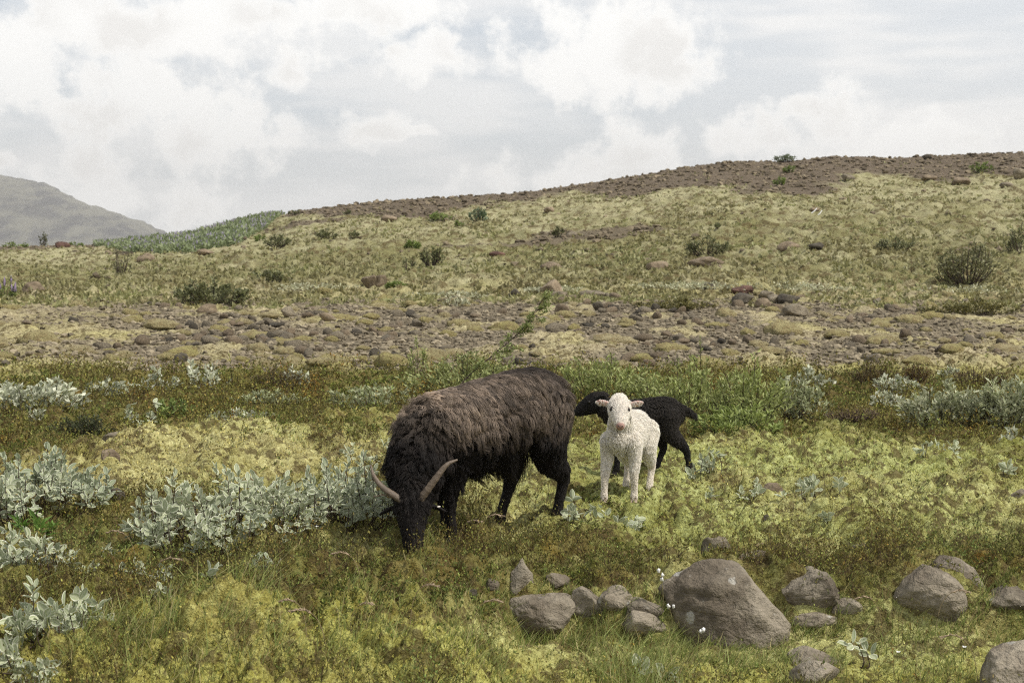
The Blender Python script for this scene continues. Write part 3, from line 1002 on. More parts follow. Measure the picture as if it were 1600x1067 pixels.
def build_gravel_stones():
    # countable stones: parts of the gravel bed
    protos = []
    for k in range(14):
        P, F = rock_shape(900 + k, 2, 0.8 + 0.02 * k, 0.07, 0, 0.15 if k % 3 == 0 else 0)
        P = P * np.array([1, RNG.uniform(0.7, 0.95), RNG.uniform(0.5, 0.8)])
        protos.append({m: mesh_np('stone', P, F, None, M[m]) for m in ('stone', 'brown_stone', 'dark_stone')})
    cand = []
    n = 5200
    th = RNG.uniform(-0.375, 0.375, n); d = np.exp(RNG.uniform(math.log(13.2), math.log(25), n))
    x = d * np.tan(th); zn = zones(x, d)
    clus = sstep(-0.1, 0.35, fbm(x * 0.7, d * 0.45, 35, 3))
    keep = RNG.random(n) < np.clip(zn[1] * 1.2 - 0.15, 0, 1) * (0.08 + 0.92 * clus)
    x, d = x[keep], d[keep]
    size = 0.032 + 0.080 * RNG.random(len(x)) ** 3
    order = np.argsort(-size / d)
    x, d, size = x[order], d[order], size[order]
    z = ground_z(x, d)
    for k in range(min(285, len(x))):
        mk = ('stone', 'brown_stone', 'dark_stone')[int(RNG.choice(3, p=[0.5, 0.36, 0.14]))]
        o = link('stone', protos[int(RNG.integers(14))][mk], GRAVEL_BED, (x[k], d[k], z[k] + size[k] * 0.22))
        s = size[k]
        o.scale = (s, s * RNG.uniform(0.8, 1.1), s * RNG.uniform(0.75, 1.15))
        o.rotation_euler = (RNG.normal(0, 0.25), RNG.normal(0, 0.25), RNG.uniform(0, 6.28))
    # everything smaller
    V0, F0 = ico(1)

    def pebbles(name, x, d, size, cols, parent, flat=0.6):
        m = len(x)
        z = ground_z(x, d)
        r = 1 + 0.28 * RNG.normal(size=(m, 12)).clip(-2, 2)
        Vb, Fb = _ico0()
        V = Vb[None] * r[:, :, None] * size[:, None, None]
        V[:, :, 2] *= flat
        a = RNG.uniform(0, 6.28, m); c, s = np.cos(a), np.sin(a)
        X = V[:, :, 0] * c[:, None] - V[:, :, 1] * s[:, None]; Y = V[:, :, 0] * s[:, None] + V[:, :, 1] * c[:, None]
        V[:, :, 0] = X + x[:, None]; V[:, :, 1] = Y + d[:, None]; V[:, :, 2] += (z + size * 0.2)[:, None]
        F = (Fb[None] + (np.arange(m) * 12)[:, None, None]).reshape(-1, 3)
        C = np.repeat(cols[:, None, :], 12, 1).reshape(-1, 3)
        o = link(name, mesh_np(name, V.reshape(-1, 3), F, {'tint': C}, M['pebble'], False), parent)
        tag(o, None, None, None, 'stuff')
        return o

    def stone_cols(m):
        t = RNG.random((m, 1))
        c = np.array([0.115, 0.094, 0.063]) * (1 - t) + np.array([0.30, 0.252, 0.172]) * t
        return c * RNG.uniform(0.75, 1.2, (m, 1))
    n = 44000
    th = RNG.uniform(-0.40, 0.40, n); d = np.exp(RNG.uniform(math.log(12.9), math.log(26), n))
    x = d * np.tan(th); zn = zones(x, d)
    keep = RNG.random(n) < np.clip(zn[1] * 1.3 - 0.1, 0, 1)
    x, d = x[keep], d[keep]; m = len(x)
    pebbles('pebbles', x, d, 0.008 + 0.036 * RNG.random(m) ** 2.5, stone_cols(m), GRAVEL_BED)
    n = 16000
    th = RNG.uniform(-0.40, 0.40, n); d = RNG.uniform(27, 60, n)
    x = d * np.tan(th); zn = zones(x, d)
    keep = RNG.random(n) < np.clip(zn[2] * 1.0 + 0.03, 0, 1)
    x, d = x[keep], d[keep]; m = len(x)
    cc = stone_cols(m) * np.array([0.80, 0.77, 0.74])
    pebbles('scree_stones', x, d, 0.03 + 0.09 * RNG.random(m) ** 3, cc, SCREE)


def _ico0():
    return ico(1)


build_gravel_stones()


def build_cushions():
    """moss cushions between the stones"""
    m, g, out = new_mat('moss_cushion')
    tc = g.node('ShaderNodeTexCoord'); oi = g.node('ShaderNodeObjectInfo')
    n = g.noise(tc.outputs['Object'], 3.2, 5.0, 0.7)
    n2_ = g.noise(tc.outputs['Object'], 16.0, 3.0, 0.7)
    a = g.mix(oi.outputs['Random'], (0.66, 0.57, 0.33, 1), (0.60, 0.53, 0.22, 1))
    col = g.mix(g.ramp(n, 0.42, 0.68), a, (0.42, 0.32, 0.16, 1))
    principled(g, out, col, 0.95, 0.1, bump(g, g.math('ADD', n, g.math('MULTIPLY', n2_, 0.6)), 0.9, 0.22))
    protos = []
    for k in range(8):
        V, F = ico(3)
        P = V.copy()
        r = np.random.default_rng(500 + k)
        for s, a_ in ((1.6, 0.35), (3.6, 0.28), (8.0, 0.12)):
            q = V * s + r.uniform(-40, 40, 3)
            P = P * (1 + a_ * np.abs(n3(q[:, 0], q[:, 1], q[:, 2], 500 + k)) - a_ * 0.3)[:, None]
        keepf = (P[F][:, :, 2].max(1) > -0.35)
        P[:, 2] = np.maximum(P[:, 2], -0.4)
        protos.append(mesh_np('moss_cushion', P, F[keepf], None, m))
    n = 900
    th = RNG.uniform(-0.375, 0.375, n); d = np.exp(RNG.uniform(math.log(13.0), math.log(25), n))
    x = d * np.tan(th); zn = zones(x, d)
    keep = (zn[1] > 0.12) & (RNG.random(n) < 0.62)
    x, d = x[keep][:240], d[keep][:240]
    z = ground_z(x, d)
    for k in range(len(x)):
        s = RNG.uniform(0.05, 0.12) if k > 40 else RNG.uniform(0.11, 0.19)
        o = link('moss_cushion', protos[k % 8], GRAVEL_BED, (x[k], d[k], z[k] + 0.01))
        o.scale = (s * RNG.uniform(0.9, 1.5), s * RNG.uniform(0.8, 1.2), s * RNG.uniform(0.40, 0.75))
        o.rotation_euler = (0, 0, RNG.uniform(-0.5, 0.5))


build_cushions()

# ------------------------------------------------------------------ sheep
def mat_fleece(name, rough=0.75, spec=0.15, sheen=0.0):
    m, g, out = new_mat(name)
    principled(g, out, attr(g, 'tint').outputs['Color'], rough, spec, None, sheen)
    return m


M['fleece'] = mat_fleece('wool_fibres', 0.62, 0.22)
M['skin'] = mat_tint('sheep_hide', 0.75, 0.2, 0.5, 260.0)
M['horn'] = mat_plain('horn', (0.125, 0.094, 0.066), 0.55, 0.35, 0.35, 38.0, 0.6)
M['hoof'] = mat_plain('hoof', (0.018, 0.015, 0.013), 0.75, 0.15)
M['hoof_pale'] = mat_plain('pale_hoof', (0.30, 0.235, 0.165), 0.6, 0.3)
M['eye'] = mat_plain('eye', (0.010, 0.008, 0.006), 0.35, 0.35, 0.05, 20, 0.0)
M['ear_tag'] = mat_plain('ear_tag_plastic', (0.62, 0.58, 0.50), 0.5, 0.4, 0.05)


class Body:
    """animal body: swollen lines joined into one skin"""
    def __init__(self):
        self.tubes = []            # name, points, radii

    def limb(self, name, pts, rad, ref=(0, 0, 1), m=5, seg=16):
        pts = np.asarray(pts, float)
        rad = np.asarray(rad, float)
        if rad.ndim == 1:
            rad = np.stack([rad, rad], 1)
        Q = spline(np.hstack([pts, rad]), m)
        self.tubes.append((name, Q[:, :3], np.maximum(Q[:, 3:], 0.002), ref, seg))

    def skin(self, name, voxel, smooth_it=6):
        V = []; F = []; n = 0
        for nm, P, R, ref, seg in self.tubes:
            # rounded ends
            t0 = unit(P[0] - P[1]); t1 = unit(P[-1] - P[-2])
            e0 = R[0].min(); e1 = R[-1].min()
            P2 = np.vstack([P[0] + t0 * e0 * 0.9, P[0] + t0 * e0 * 0.55, P, P[-1] + t1 * e1 * 0.55, P[-1] + t1 * e1 * 0.9])
            R2 = np.vstack([R[0] * 0.4, R[0] * 0.82, R, R[-1] * 0.82, R[-1] * 0.4])
            v, f = tube_mesh(P2, R2, seg, ref)
            k = len(v)
            v = np.vstack([v, P2[0], P2[-1]])
            fl = [list(map(int, q + n)) for q in f]
            for j in range(seg):
                j2 = (j + 1) % seg
                fl.append([n + j2, n + j, n + k])
                fl.append([n + k - seg + j, n + k - seg + j2, n + k + 1])
            V.append(v); F += fl; n += len(v)
        me = bpy.data.meshes.new(name + '_cage')
        me.from_pydata(np.vstack(V).tolist(), [], F)
        bm = bmesh.new(); bm.from_mesh(me)
        bmesh.ops.recalc_face_normals(bm, faces=bm.faces)
        bm.to_mesh(me); bm.free()
        ob = link(name + '_cage', me)
        r = ob.modifiers.new('r', 'REMESH'); r.mode = 'VOXEL'; r.voxel_size = voxel
        s = ob.modifiers.new('s', 'SMOOTH'); s.factor = 0.5; s.iterations = smooth_it
        dg = bpy.context.evaluated_depsgraph_get()
        out = bpy.data.meshes.new_from_object(ob.evaluated_get(dg))
        bpy.data.objects.remove(ob); bpy.data.meshes.remove(me)
        out.name = name
        out.polygons.foreach_set('use_smooth', np.ones(len(out.polygons), bool))
        return out

    def classify(self, P):
        """which limb each point belongs to and how far along it (0..1)"""
        best = np.full(len(P), 1e9); part = np.zeros(len(P), int); tt = np.zeros(len(P))
        for k, (nm, C, R, ref, seg) in enumerate(self.tubes):
            r = R.mean(1)
            d = np.linalg.norm(P[:, None, :] - C[None], axis=2) - r[None]
            i = d.argmin(1); dm = d[np.arange(len(P)), i]
            s = dm < best
            best[s] = dm[s]; part[s] = k; tt[s] = i[s] / (len(C) - 1)
        names = np.array([t[0] for t in self.tubes])
        return names[part], tt


def mesh_arrays(me):
    V = np.empty(len(me.vertices) * 3, np.float32); me.vertices.foreach_get('co', V); V = V.reshape(-1, 3).astype(float)
    N = np.empty(len(me.vertices) * 3, np.float32); me.vertices.foreach_get('normal', N); N = N.reshape(-1, 3).astype(float)
    me.calc_loop_triangles()
    T = np.empty(len(me.loop_triangles) * 3, np.int32); me.loop_triangles.foreach_get('vertices', T)
    return V, N, T.reshape(-1, 3)


def set_tint(me, C):
    a = me.attributes.new('tint', 'FLOAT_COLOR', 'POINT')
    cc = np.ones((len(C), 4), np.float32); cc[:, :3] = C
    a.data.foreach_set('color', cc.ravel())


def grow_wool(name, me, body, parent, count, rule, nclump, seed, npts=7, radius=0.0012, clump=0.75, pfreq=9.0, cvar=0.15, mat='fleece'):
    rng = np.random.default_rng(seed)
    V, N, T = mesh_arrays(me)
    A = np.linalg.norm(np.cross(V[T[:, 1]] - V[T[:, 0]], V[T[:, 2]] - V[T[:, 0]]), axis=1)
    ti = rng.choice(len(T), int(count * 1.5), p=A / A.sum())
    b = rng.dirichlet((1, 1, 1), len(ti))
    P = (V[T[ti]] * b[:, :, None]).sum(1); Nn = unit((N[T[ti]] * b[:, :, None]).sum(1))
    names, tt = body.classify(P)
    R = rule(P, Nn, names, tt, rng)
    keep = rng.random(len(P)) < R['keep']
    idx = np.nonzero(keep)[0][:count]
    P, Nn = P[idx], Nn[idx]
    L = R['len'][idx]; D = unit(R['dir'][idx]); curl = R['curl'][idx]; c0 = R['root'][idx]; c1 = R['tip'][idx]; grav = R['grav'][idx]; freq = R['freq'][idx]
    m = len(P)
    L = L * rng.uniform(0.7, 1.15, m)
    # side vectors for the waves
    S = unit(np.cross(D, Nn) + 1e-6); U = np.cross(S, D)
    ci = rng.choice(m, min(nclump, m), replace=False)
    kd = kdtree.KDTree(len(ci))
    for k, c in enumerate(ci):
        kd.insert(P[c], k)
    kd.balance()
    near = np.array([kd.find(p)[1] for p in P])
    cl = ci[near]
    qp = P * pfreq
    ph = 2.6 * PI * n3(qp[:, 0], qp[:, 1], qp[:, 2], seed + 9) + 1.3 * PI * n3(qp[:, 0] * 2.7, qp[:, 1] * 2.7, qp[:, 2] * 2.7, seed + 10) + rng.normal(0, 0.35, m)
    s = np.linspace(0, 1, npts)

    def strand(i, jitter):
        i = np.asarray(i)
        base = P[i][:, None] + D[i][:, None] * (L[i][:, None] * s[None])[:, :, None]
        base = base + np.array([0, 0, -1.0])[None, None] * (grav[i] * L[i])[:, None, None] * (s ** 2)[None, :, None]
        w = 2 * PI * freq[i][:, None] * s[None] + ph[i][:, None] + jitter
        amp = (curl[i] * L[i])[:, None] * np.minimum(s * 2.5, 1.0)[None]
        return base + S[i][:, None] * (amp * np.sin(w))[:, :, None] + U[i][:, None] * (amp * 0.7 * np.cos(w))[:, :, None]
    own = strand(np.arange(m), 0)
    lead = strand(cl, 0)
    lead = lead - P[cl][:, None] + P[:, None] * 0 + P[cl][:, None]
    k = clump * (s ** 1.1)[None, :, None]
    pts = own * (1 - k) + lead * k
    pts = pts + rng.normal(0, 0.0012, pts.shape) * s[None, :, None]
    pts[:, 0] -= Nn * 0.004
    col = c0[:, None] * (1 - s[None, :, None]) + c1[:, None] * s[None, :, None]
    col = col * (1 - cvar + 2 * cvar * rng.random(len(ci)))[near][:, None, None]
    hc = bpy.data.hair_curves.new(name)
    hc.add_curves([npts] * m)
    hc.attributes['position'].data.foreach_set('vector', pts.astype(np.float32).ravel())
    ra = hc.attributes.get('radius') or hc.attributes.new('radius', 'FLOAT', 'POINT')
    ra.data.foreach_set('value', (radius * (1 - 0.65 * s)[None] * np.ones((m, 1))).astype(np.float32).ravel())
    ca = hc.attributes.new('tint', 'FLOAT_COLOR', 'POINT')
    cc = np.ones((m, npts, 4), np.float32); cc[:, :, :3] = np.clip(col, 0, 1)
    ca.data.foreach_set('color', cc.ravel())
    hc.materials.append(M[mat])
    return link(name, hc, parent)


def ball(name, parent, loc, r, mat, scale=(1, 1, 1), sub=3):
    V, F = ico(sub)
    return link(name, mesh_np(name, V * r * np.array(scale), F, None, M[mat]), parent, loc)


def hoof(parent, loc, r, h, mat):
    """cloven hoof: two toes"""
    a = Acc()
    for s in (-1, 1):
        P = np.array([[0.0, s * r * 0.42, h], [0.1 * r, s * r * 0.46, h * 0.55], [0.32 * r, s * r * 0.48, 0.0]])
        Rr = np.array([[0.48 * r, 0.75 * r], [0.52 * r, 0.9 * r], [0.5 * r, 1.05 * r]])
        v, f = tube_mesh(P, Rr, 10, (1, 0, 0))
        v = np.vstack([v, P[0], P[-1]]); k = len(v)
        f = f.tolist()
        for j in range(10):
            f.append([j, (j + 1) % 10, k - 2, k - 2]); f.append([20 + (j + 1) % 10, 20 + j, k - 1, k - 1])
        a.V.append(v); a.F.append(np.array(f) + a.n); a.n += len(v)
    V = np.vstack(a.V); F = np.vstack(a.F)
    me = bpy.data.meshes.new('hoof')
    me.from_pydata(V.tolist(), [], [list(dict.fromkeys(q)) for q in F.tolist()])
    me.materials.append(M[mat])
    me.polygons.foreach_set('use_smooth', np.ones(len(me.polygons), bool))
    return link('hoof', me, parent, loc)


def local_dir(v, phi):
    c, s = math.cos(-phi), math.sin(-phi)
    return np.array([v[0] * c - v[1] * s, v[0] * s + v[1] * c, v[2]])


def flow(Nn, v):
    """vector v laid along the skin"""
    v = np.broadcast_to(np.asarray(v, float), Nn.shape)
    return v - Nn * (v * Nn).sum(1, keepdims=True)


def stand(name, px, py, dist, phi, lift):
    """root of an animal standing where the photograph shows its feet"""
    p = hit(px, py)
    root = empty(name, (p[0], p[1], p[2] + lift), phi)
    k = p[1] / dist
    root.scale = (k, k, k)
    return root


def build_ewe():
    phi = math.atan2(-0.65, -0.76)
    root = stand('sheep', 757, 840, 6.0, phi, 0.02)
    tag(root, 'horned dark brown ewe with long shaggy fleece, grazing head down', 'sheep')
    b = Body()
    b.limb('body', [(-0.385, 0, .545), (-0.345, 0, .55), (-0.25, 0, .538), (-0.08, 0, .502), (0.10, 0, .465), (0.22, 0, .445), (0.31, 0, .415), (0.36, 0.01, .385)],
           [(.065, .08), (.112, .12), (.152, .150), (.172, .160), (.170, .168), (.148, .165), (.115, .135), (.07, .09)], (0, 0, 1), 5, 24)
    b.limb('neck', [(0.16, 0, .49), (0.29, 0.02, .45), (0.40, 0.06, .36), (0.465, 0.115, .275), (0.50, 0.15, .225)],
           [(.112, .12), (.102, .12), (.084, .102), (.068, .082), (.058, .068)], (0.5, 0, 1))
    poll = np.array([0.495, 0.150, 0.232])
    hd = unit(local_dir((0.045, -0.34, -0.94), phi)); hn = unit(local_dir((0.0, -0.94, 0.34), phi))
    hs = np.cross(hd, hn)
    b.limb('head', [poll - hd * .025, poll + hd * .02, poll + hd * .07, poll + hd * .12, poll + hd * .165, poll + hd * .20, poll + hd * .215],
           [(.058, .058), (.066, .066), (.062, .064), (.050, .056), (.041, .046), (.036, .038), (.026, .028)], hn)
    for s in (-1, 1):       # ears, held out sideways under the horns
        e0 = poll + hd * 0.035 + hs * s * 0.05 - hn * 0.03
        b.limb('ear', [e0, e0 + hs * s * .035 - hn * .008, e0 + hs * s * .064 + hd * .012 - hn * .016, e0 + hs * s * .085 + hd * .022 - hn * .02],
               [(.010, .018), (.009, .022), (.008, .018), (.006, .008)], hn)
    # legs: (near = ewe's left)
    b.limb('leg', [(-.29, .075, .52), (-.27, .09, .405), (-.325, .082, .29), (-.385, .078, .215), (-.372, .07, .12), (-.358, .065, .045), (-.352, .065, .02)],
           [(.115, .11), (.088, .10), (.052, .062), (.029, .034), (.021, .023), (.023, .025), (.021, .023)], (1, 0, 0))
    b.limb('leg', [(-.27, -.075, .51), (-.20, -.08, .395), (-.205, -.07, .28), (-.20, -.06, .205), (-.155, -.05, .11), (-.125, -.045, .045), (-.118, -.045, .02)],
           [(.11, .10), (.080, .09), (.050, .058), (.029, .033), (.021, .023), (.023, .025), (.021, .023)], (1, 0, 0))
    for (fx, fy, kx) in ((.215, .048, .225), (.165, -.06, .19)):
        b.limb('leg', [(.22, fy * 1.5, .45), (.205, fy * 1.4, .34), (kx, fy * 1.1, .20), (fx + .004, fy, .11), (fx, fy, .045), (fx + .008, fy, .015)],
               [(.08, .095), (.05, .06), (.029, .031), (.020, .021), (.022, .024), (.021, .022)], (1, 0, 0))
    me = b.skin('body', 0.008, 7)
    V, N, T = mesh_arrays(me)
    set_tint(me, np.tile([0.010, 0.008, 0.007], (len(V), 1)))
    me.materials.append(M['skin'])
    link('body', me, root)
    for loc in ((-.352, .065, 0), (-.118, -.045, 0), (.223, .048, 0), (.173, -.06, 0)):
        hoof(root, loc, 0.024, 0.035, 'hoof')
    # horns: out, up and a little back
    for s, tipz in ((1, 0), (-1, 0)):
        base = poll + hn * 0.044 + hs * s * 0.034 + hd * 0.020
        wr = local_dir((1, 0, 0), phi); wu = np.array([0, 0, 1.0]); wb = local_dir((0, 1, 0), phi)
        sg = 1 if (hs * s) @ wr > 0 else -1
        if sg > 0:
            path = [(0, 0, 0), (.032, .000, .042), (.070, .008, .094), (.106, .024, .136), (.146, .046, .152)]
            rad = [(.016, .012), (.015, .011), (.013, .0095), (.009, .0075), (.004, .003)]
        else:
            path = [(0, 0, 0), (-.042, -.002, .028), (-.084, .006, .058), (-.114, .022, .096), (-.128, .042, .136)]
            rad = [(.015, .012), (.014, .011), (.0115, .009), (.008, .0065), (.003, .0025)]
        Q = spline(np.hstack([np.array([base + wr * a + wb * c_ + wu * d_ for a, c_, d_ in path]), np.array(rad)]), 8)
        ridge = 1 + 0.05 * np.sin(np.arange(len(Q)) * 1.9)
        v, f = tube_mesh(Q[:, :3], Q[:, 3:] * ridge[:, None], 14, (0.2, 0.5, 0.4))
        f = np.vstack([f, [[len(v) - 14 + j, len(v) - 14 + (j + 1) % 14, len(v) - 14 + (j + 5) % 14, len(v) - 14 + (j + 9) % 14] for j in range(1)]])
        link('horn', mesh_np('horn', v, f, None, M['horn']), root)
    for s in (-1, 1):
        ball('eye', root, poll + hd * .075 + hs * s * .050 + hn * .022, .0095, 'eye')
    e = poll + hd * 0.04 + hs * (1 if (hs @ local_dir((1, 0, 0), phi)) > 0 else -1) * 0.105 - hn * 0.015
    V0, F0 = ico(2)
    link('ear_tag', mesh_np('ear_tag', V0 * np.array([.009, .003, .004]), F0, None, M['ear_tag']), root, e)

    def rule(P, Nn, names, tt, rng):
        n = len(P)
        L = np.full(n, 0.06); keep = np.ones(n); grav = np.full(n, 0.35); curl = np.full(n, 0.135); freq = np.full(n, 1.6)
        D = Nn * 0.20 + flow(Nn, (-0.85, 0, -0.70)) * 0.95
        body = names == 'body'; neck = names == 'neck'; head = names == 'head'; ear = names == 'ear'; leg = names == 'leg'
        z = P[:, 2]
        L[body] = 0.066
        low = body & (z < 0.385)
        L[low] = 0.038 + 0.025 * np.clip((P[low, 0] + 0.15) / 0.2, 0, 1); grav[low] = 0.6
        fr = low & (P[:, 0] > -0.12) & (P[:, 0] < 0.10)
        L[fr] = 0.065 + 0.07 * (rng.random(fr.sum()) ** 3); curl[fr] = 0.12
        rump = body & (P[:, 0] < -0.33)
        D[rump] = Nn[rump] * 0.25 + flow(Nn, (-0.2, 0, -1.0))[rump]
        L[rump] = 0.045
        D[neck] = Nn[neck] * 0.42 + flow(Nn, (-0.45, 0, -0.75))[neck]
        L[neck] = np.interp(tt[neck], [0, 0.45, 0.7, 1], [0.070, 0.062, 0.036, 0.018]); grav[neck] = 0.35
        mane = neck & (Nn[:, 0] > 0.2)
        L[mane] *= 0.9
        D[head] = Nn[head] * 0.25 + flow(Nn, hd)[head]
        L[head] = 0.011; curl[head] = 0.0; grav[head] = 0; keep[head] = 0.55
        top = head & (tt < 0.28)
        L[top] = 0.020; D[top] = Nn[top] * 0.5 + flow(Nn, hd)[top] * 0.6
        keep[head & (tt > 0.93)] = 0
        L[ear] = 0.007; keep[ear] = 0.25; curl[ear] = 0; grav[ear] = 0
        D[leg] = Nn[leg] * 0.22 + flow(Nn, (0, 0, -1.0))[leg]
        L[leg] = np.where(tt[leg] < 0.30, 0.050, np.where(tt[leg] < 0.45, 0.024, 0.009)); curl[leg] = np.where(tt[leg] < 0.4, 0.06, 0)
        grav[leg] = 0.2
        keep[leg & (tt > 0.45)] = 0.45
        un = n3(P[:, 0] * 11, P[:, 1] * 11, P[:, 2] * 11, 31); un2 = n3(P[:, 0] * 26, P[:, 1] * 26, P[:, 2] * 26, 32)
        wl = body | neck | (leg & (tt < 0.35))
        L[wl] *= (1 + 0.38 * un + 0.25 * un2)[wl]
        D[wl] = unit(D[wl]) + (Nn * (0.22 * un2)[:, None])[wl] + flow(Nn, (0.35, 0, 0.2))[wl] * un[wl][:, None] * 0.7
        # sun-bleached tips plus highlights painted into the upper flank and shoulder; black below
        q = P * 4.5
        mott = n3(q[:, 0], q[:, 1], q[:, 2], 5) * 0.5 + n3(q[:, 0] * 2.3, q[:, 1] * 2.3, q[:, 2] * 2.3, 6) * 0.35
        bl = np.clip((z - 0.425) / 0.13, 0, 1) * (body | (leg & (tt < 0.3)))
        bl = np.maximum(bl, neck * np.clip(1.0 - 2.2 * tt, 0, 1) * 0.6 * np.clip((z - 0.37) / 0.1, 0, 1))
        ridge = np.clip(1 - np.abs(P[:, 1]) / 0.05, 0, 1) * (Nn[:, 2] > 0.85) * np.clip((-P[:, 0] + 0.12) / 0.1, 0, 1)
        bl = bl * (1 - 0.6 * ridge) * np.clip(0.85 + 1.15 * mott, 0.08, 1.2) * np.clip(0.70 + 0.9 * (P[:, 0] + 0.12), 0.55, 1.1)
        root_c = np.tile([0.016, 0.0125, 0.010], (n, 1)); tip = np.array([0.013, 0.010, 0.0085]) * (1 - bl[:, None]) + np.array([0.41, 0.318, 0.242]) * bl[:, None]
        root_c = root_c * (1 + 3.0 * bl[:, None])
        return dict(keep=keep, len=L, dir=D, curl=curl, root=root_c, tip=tip, grav=grav, freq=freq)
    grow_wool('fleece', me, b, root, 84000, rule, 4200, 3, 9, 0.00105, 0.50, 7.0, 0.5)
    return root


def lamb_body(b, S, head_pos, hd, hn, hind, fore, neck_pts, tail_pts=None, ear_dir=None, HS=1.0):
    """lamb of the same make, scale S; hind / fore: foot (x, y) pairs"""
    z = lambda v: v * S
    b.limb('body', np.array([(-.185, 0, .318), (-.15, 0, .322), (-.08, 0, .315), (0, 0, .305), (.08, 0, .305), (.135, 0, .312), (.175, 0, .318)]) * S,
           np.array([(.042, .052), (.067, .078), (.077, .085), (.078, .085), (.072, .083), (.060, .073), (.042, .052)]) * S, (0, 0, 1), 5, 20)
    b.limb('neck', neck_pts, np.array([(.058, .066), (.050, .056), (.043, .046), (.038, .041)]) * S, (1, 0, 0.3))
    hs = np.cross(hd, hn)
    p = head_pos
    b.limb('head', [p + hd * q * S * HS for q in (-.045, -.015, .02, .055, .088, .108)],
           np.array([(.040, .040), (.050, .052), (.050, .052), (.037, .042), (.0275, .031), (.021, .023)]) * S * HS, hn)
    for s in (-1, 1):
        e0 = p - hd * .018 * S * HS + hs * s * .043 * S * HS + hn * .014 * S * HS
        ed = hs * s + (ear_dir if ear_dir is not None else np.zeros(3))
        ed = unit(ed)
        b.limb('ear', [e0, e0 + ed * .024 * S * HS, e0 + ed * .046 * S * HS, e0 + ed * .062 * S * HS], np.array([(.007, .011), (.006, .0175), (.006, .0165), (.004, .007)]) * S * HS, hn)
    for (fx, fy) in hind:
        hx = -.135 * S
        b.limb('leg', [(hx, fy * .9, .31 * S), (hx + .35 * (fx - hx) + .035 * S, fy, .225 * S), (fx + (.022 if fx < -.16 and S < .99 else -.035) * S, fy, .135 * S), (fx + (.006 if fx < -.16 and S < .99 else -.022) * S, fy, .08 * S), (fx - .004, fy, .035 * S), (fx, fy, .014 * S)],
               np.array([(.055, .062), (.042, .050), (.021, .024), (.0145, .016), (.0165, .018), (.015, .017)]) * S, (1, 0, 0))
    for (fx, fy) in fore:
        sx = .125 * S
        b.limb('leg', [(sx, fy * .9, .29 * S), (sx + .2 * (fx - sx) - .008 * S, fy, .21 * S), (sx + .6 * (fx - sx) + .006 * S, fy, .13 * S), (fx - .004 * S, fy, .065 * S), (fx, fy, .03 * S), (fx + .004, fy, .012 * S)],
               np.array([(.040, .050), (.028, .034), (.0205, .0215), (.0145, .015), (.0165, .0175), (.015, .016)]) * S, (1, 0, 0))
    if tail_pts is not None:
        b.limb('tail', np.array(tail_pts) * S, np.array([.022, .019, .016, .010]) * S, (0, 1, 0.2))


def lamb_rule(S, hd, wool, face, L0, curl0, freq0, leg_col=None, eyes=None):
    leg_col = face if leg_col is None else leg_col

    def rule(P, Nn, names, tt, rng):
        n = len(P)
        L = np.full(n, L0); keep = np.ones(n); grav = np.full(n, 0.25); curl = np.full(n, curl0); freq = np.full(n, freq0)
        D = Nn * 0.65 + flow(Nn, (-0.5, 0, -0.8)) * 0.75
        head = names == 'head'; ear = names == 'ear'; leg = names == 'leg'; neck = names == 'neck'; tail = names == 'tail'
        D[neck] = Nn[neck] * 0.6 + flow(Nn, (0.1, 0, -1))[neck] * 0.7
        L[neck] = L0 * 1.05
        D[head] = Nn[head] * 0.35 + flow(Nn, -hd)[head]
        L[head] = np.where(tt[head] < 0.30, 0.014, 0.006); curl[head] = np.where(tt[head] < 0.30, 0.14, 0); grav[head] = 0
        keep[head] = np.where(tt[head] > 0.90, 0, 0.9)
        if eyes is not None:
            for e_ in eyes:
                keep[head & (np.linalg.norm(P - e_, axis=1) < 0.0125)] = 0
        L[ear] = 0.005; keep[ear] = 0.35; curl[ear] = 0
        D[leg] = Nn[leg] * 0.25 + flow(Nn, (0, 0, -1.0))[leg]
        L[leg] = np.where(tt[leg] < 0.20, L0 * 0.85, np.where(tt[leg] < 0.36, 0.011, 0.005)); curl[leg] = np.where(tt[leg] < 0.3, curl0, 0)
        L[tail] = 0.016
        root = np.tile(np.asarray(wool[0], float), (n, 1)); tip = np.tile(np.asarray(wool[1], float), (n, 1))
        hh = head & (tt > 0.25)
        root[hh] = face; tip[hh] = face
        ll = leg & (tt > 0.35)
        root[ll] = leg_col; tip[ll] = leg_col
        root[ear] = face; tip[ear] = face
        return dict(keep=keep, len=L, dir=D, curl=curl, root=root, tip=tip, grav=grav, freq=freq)
    return rule


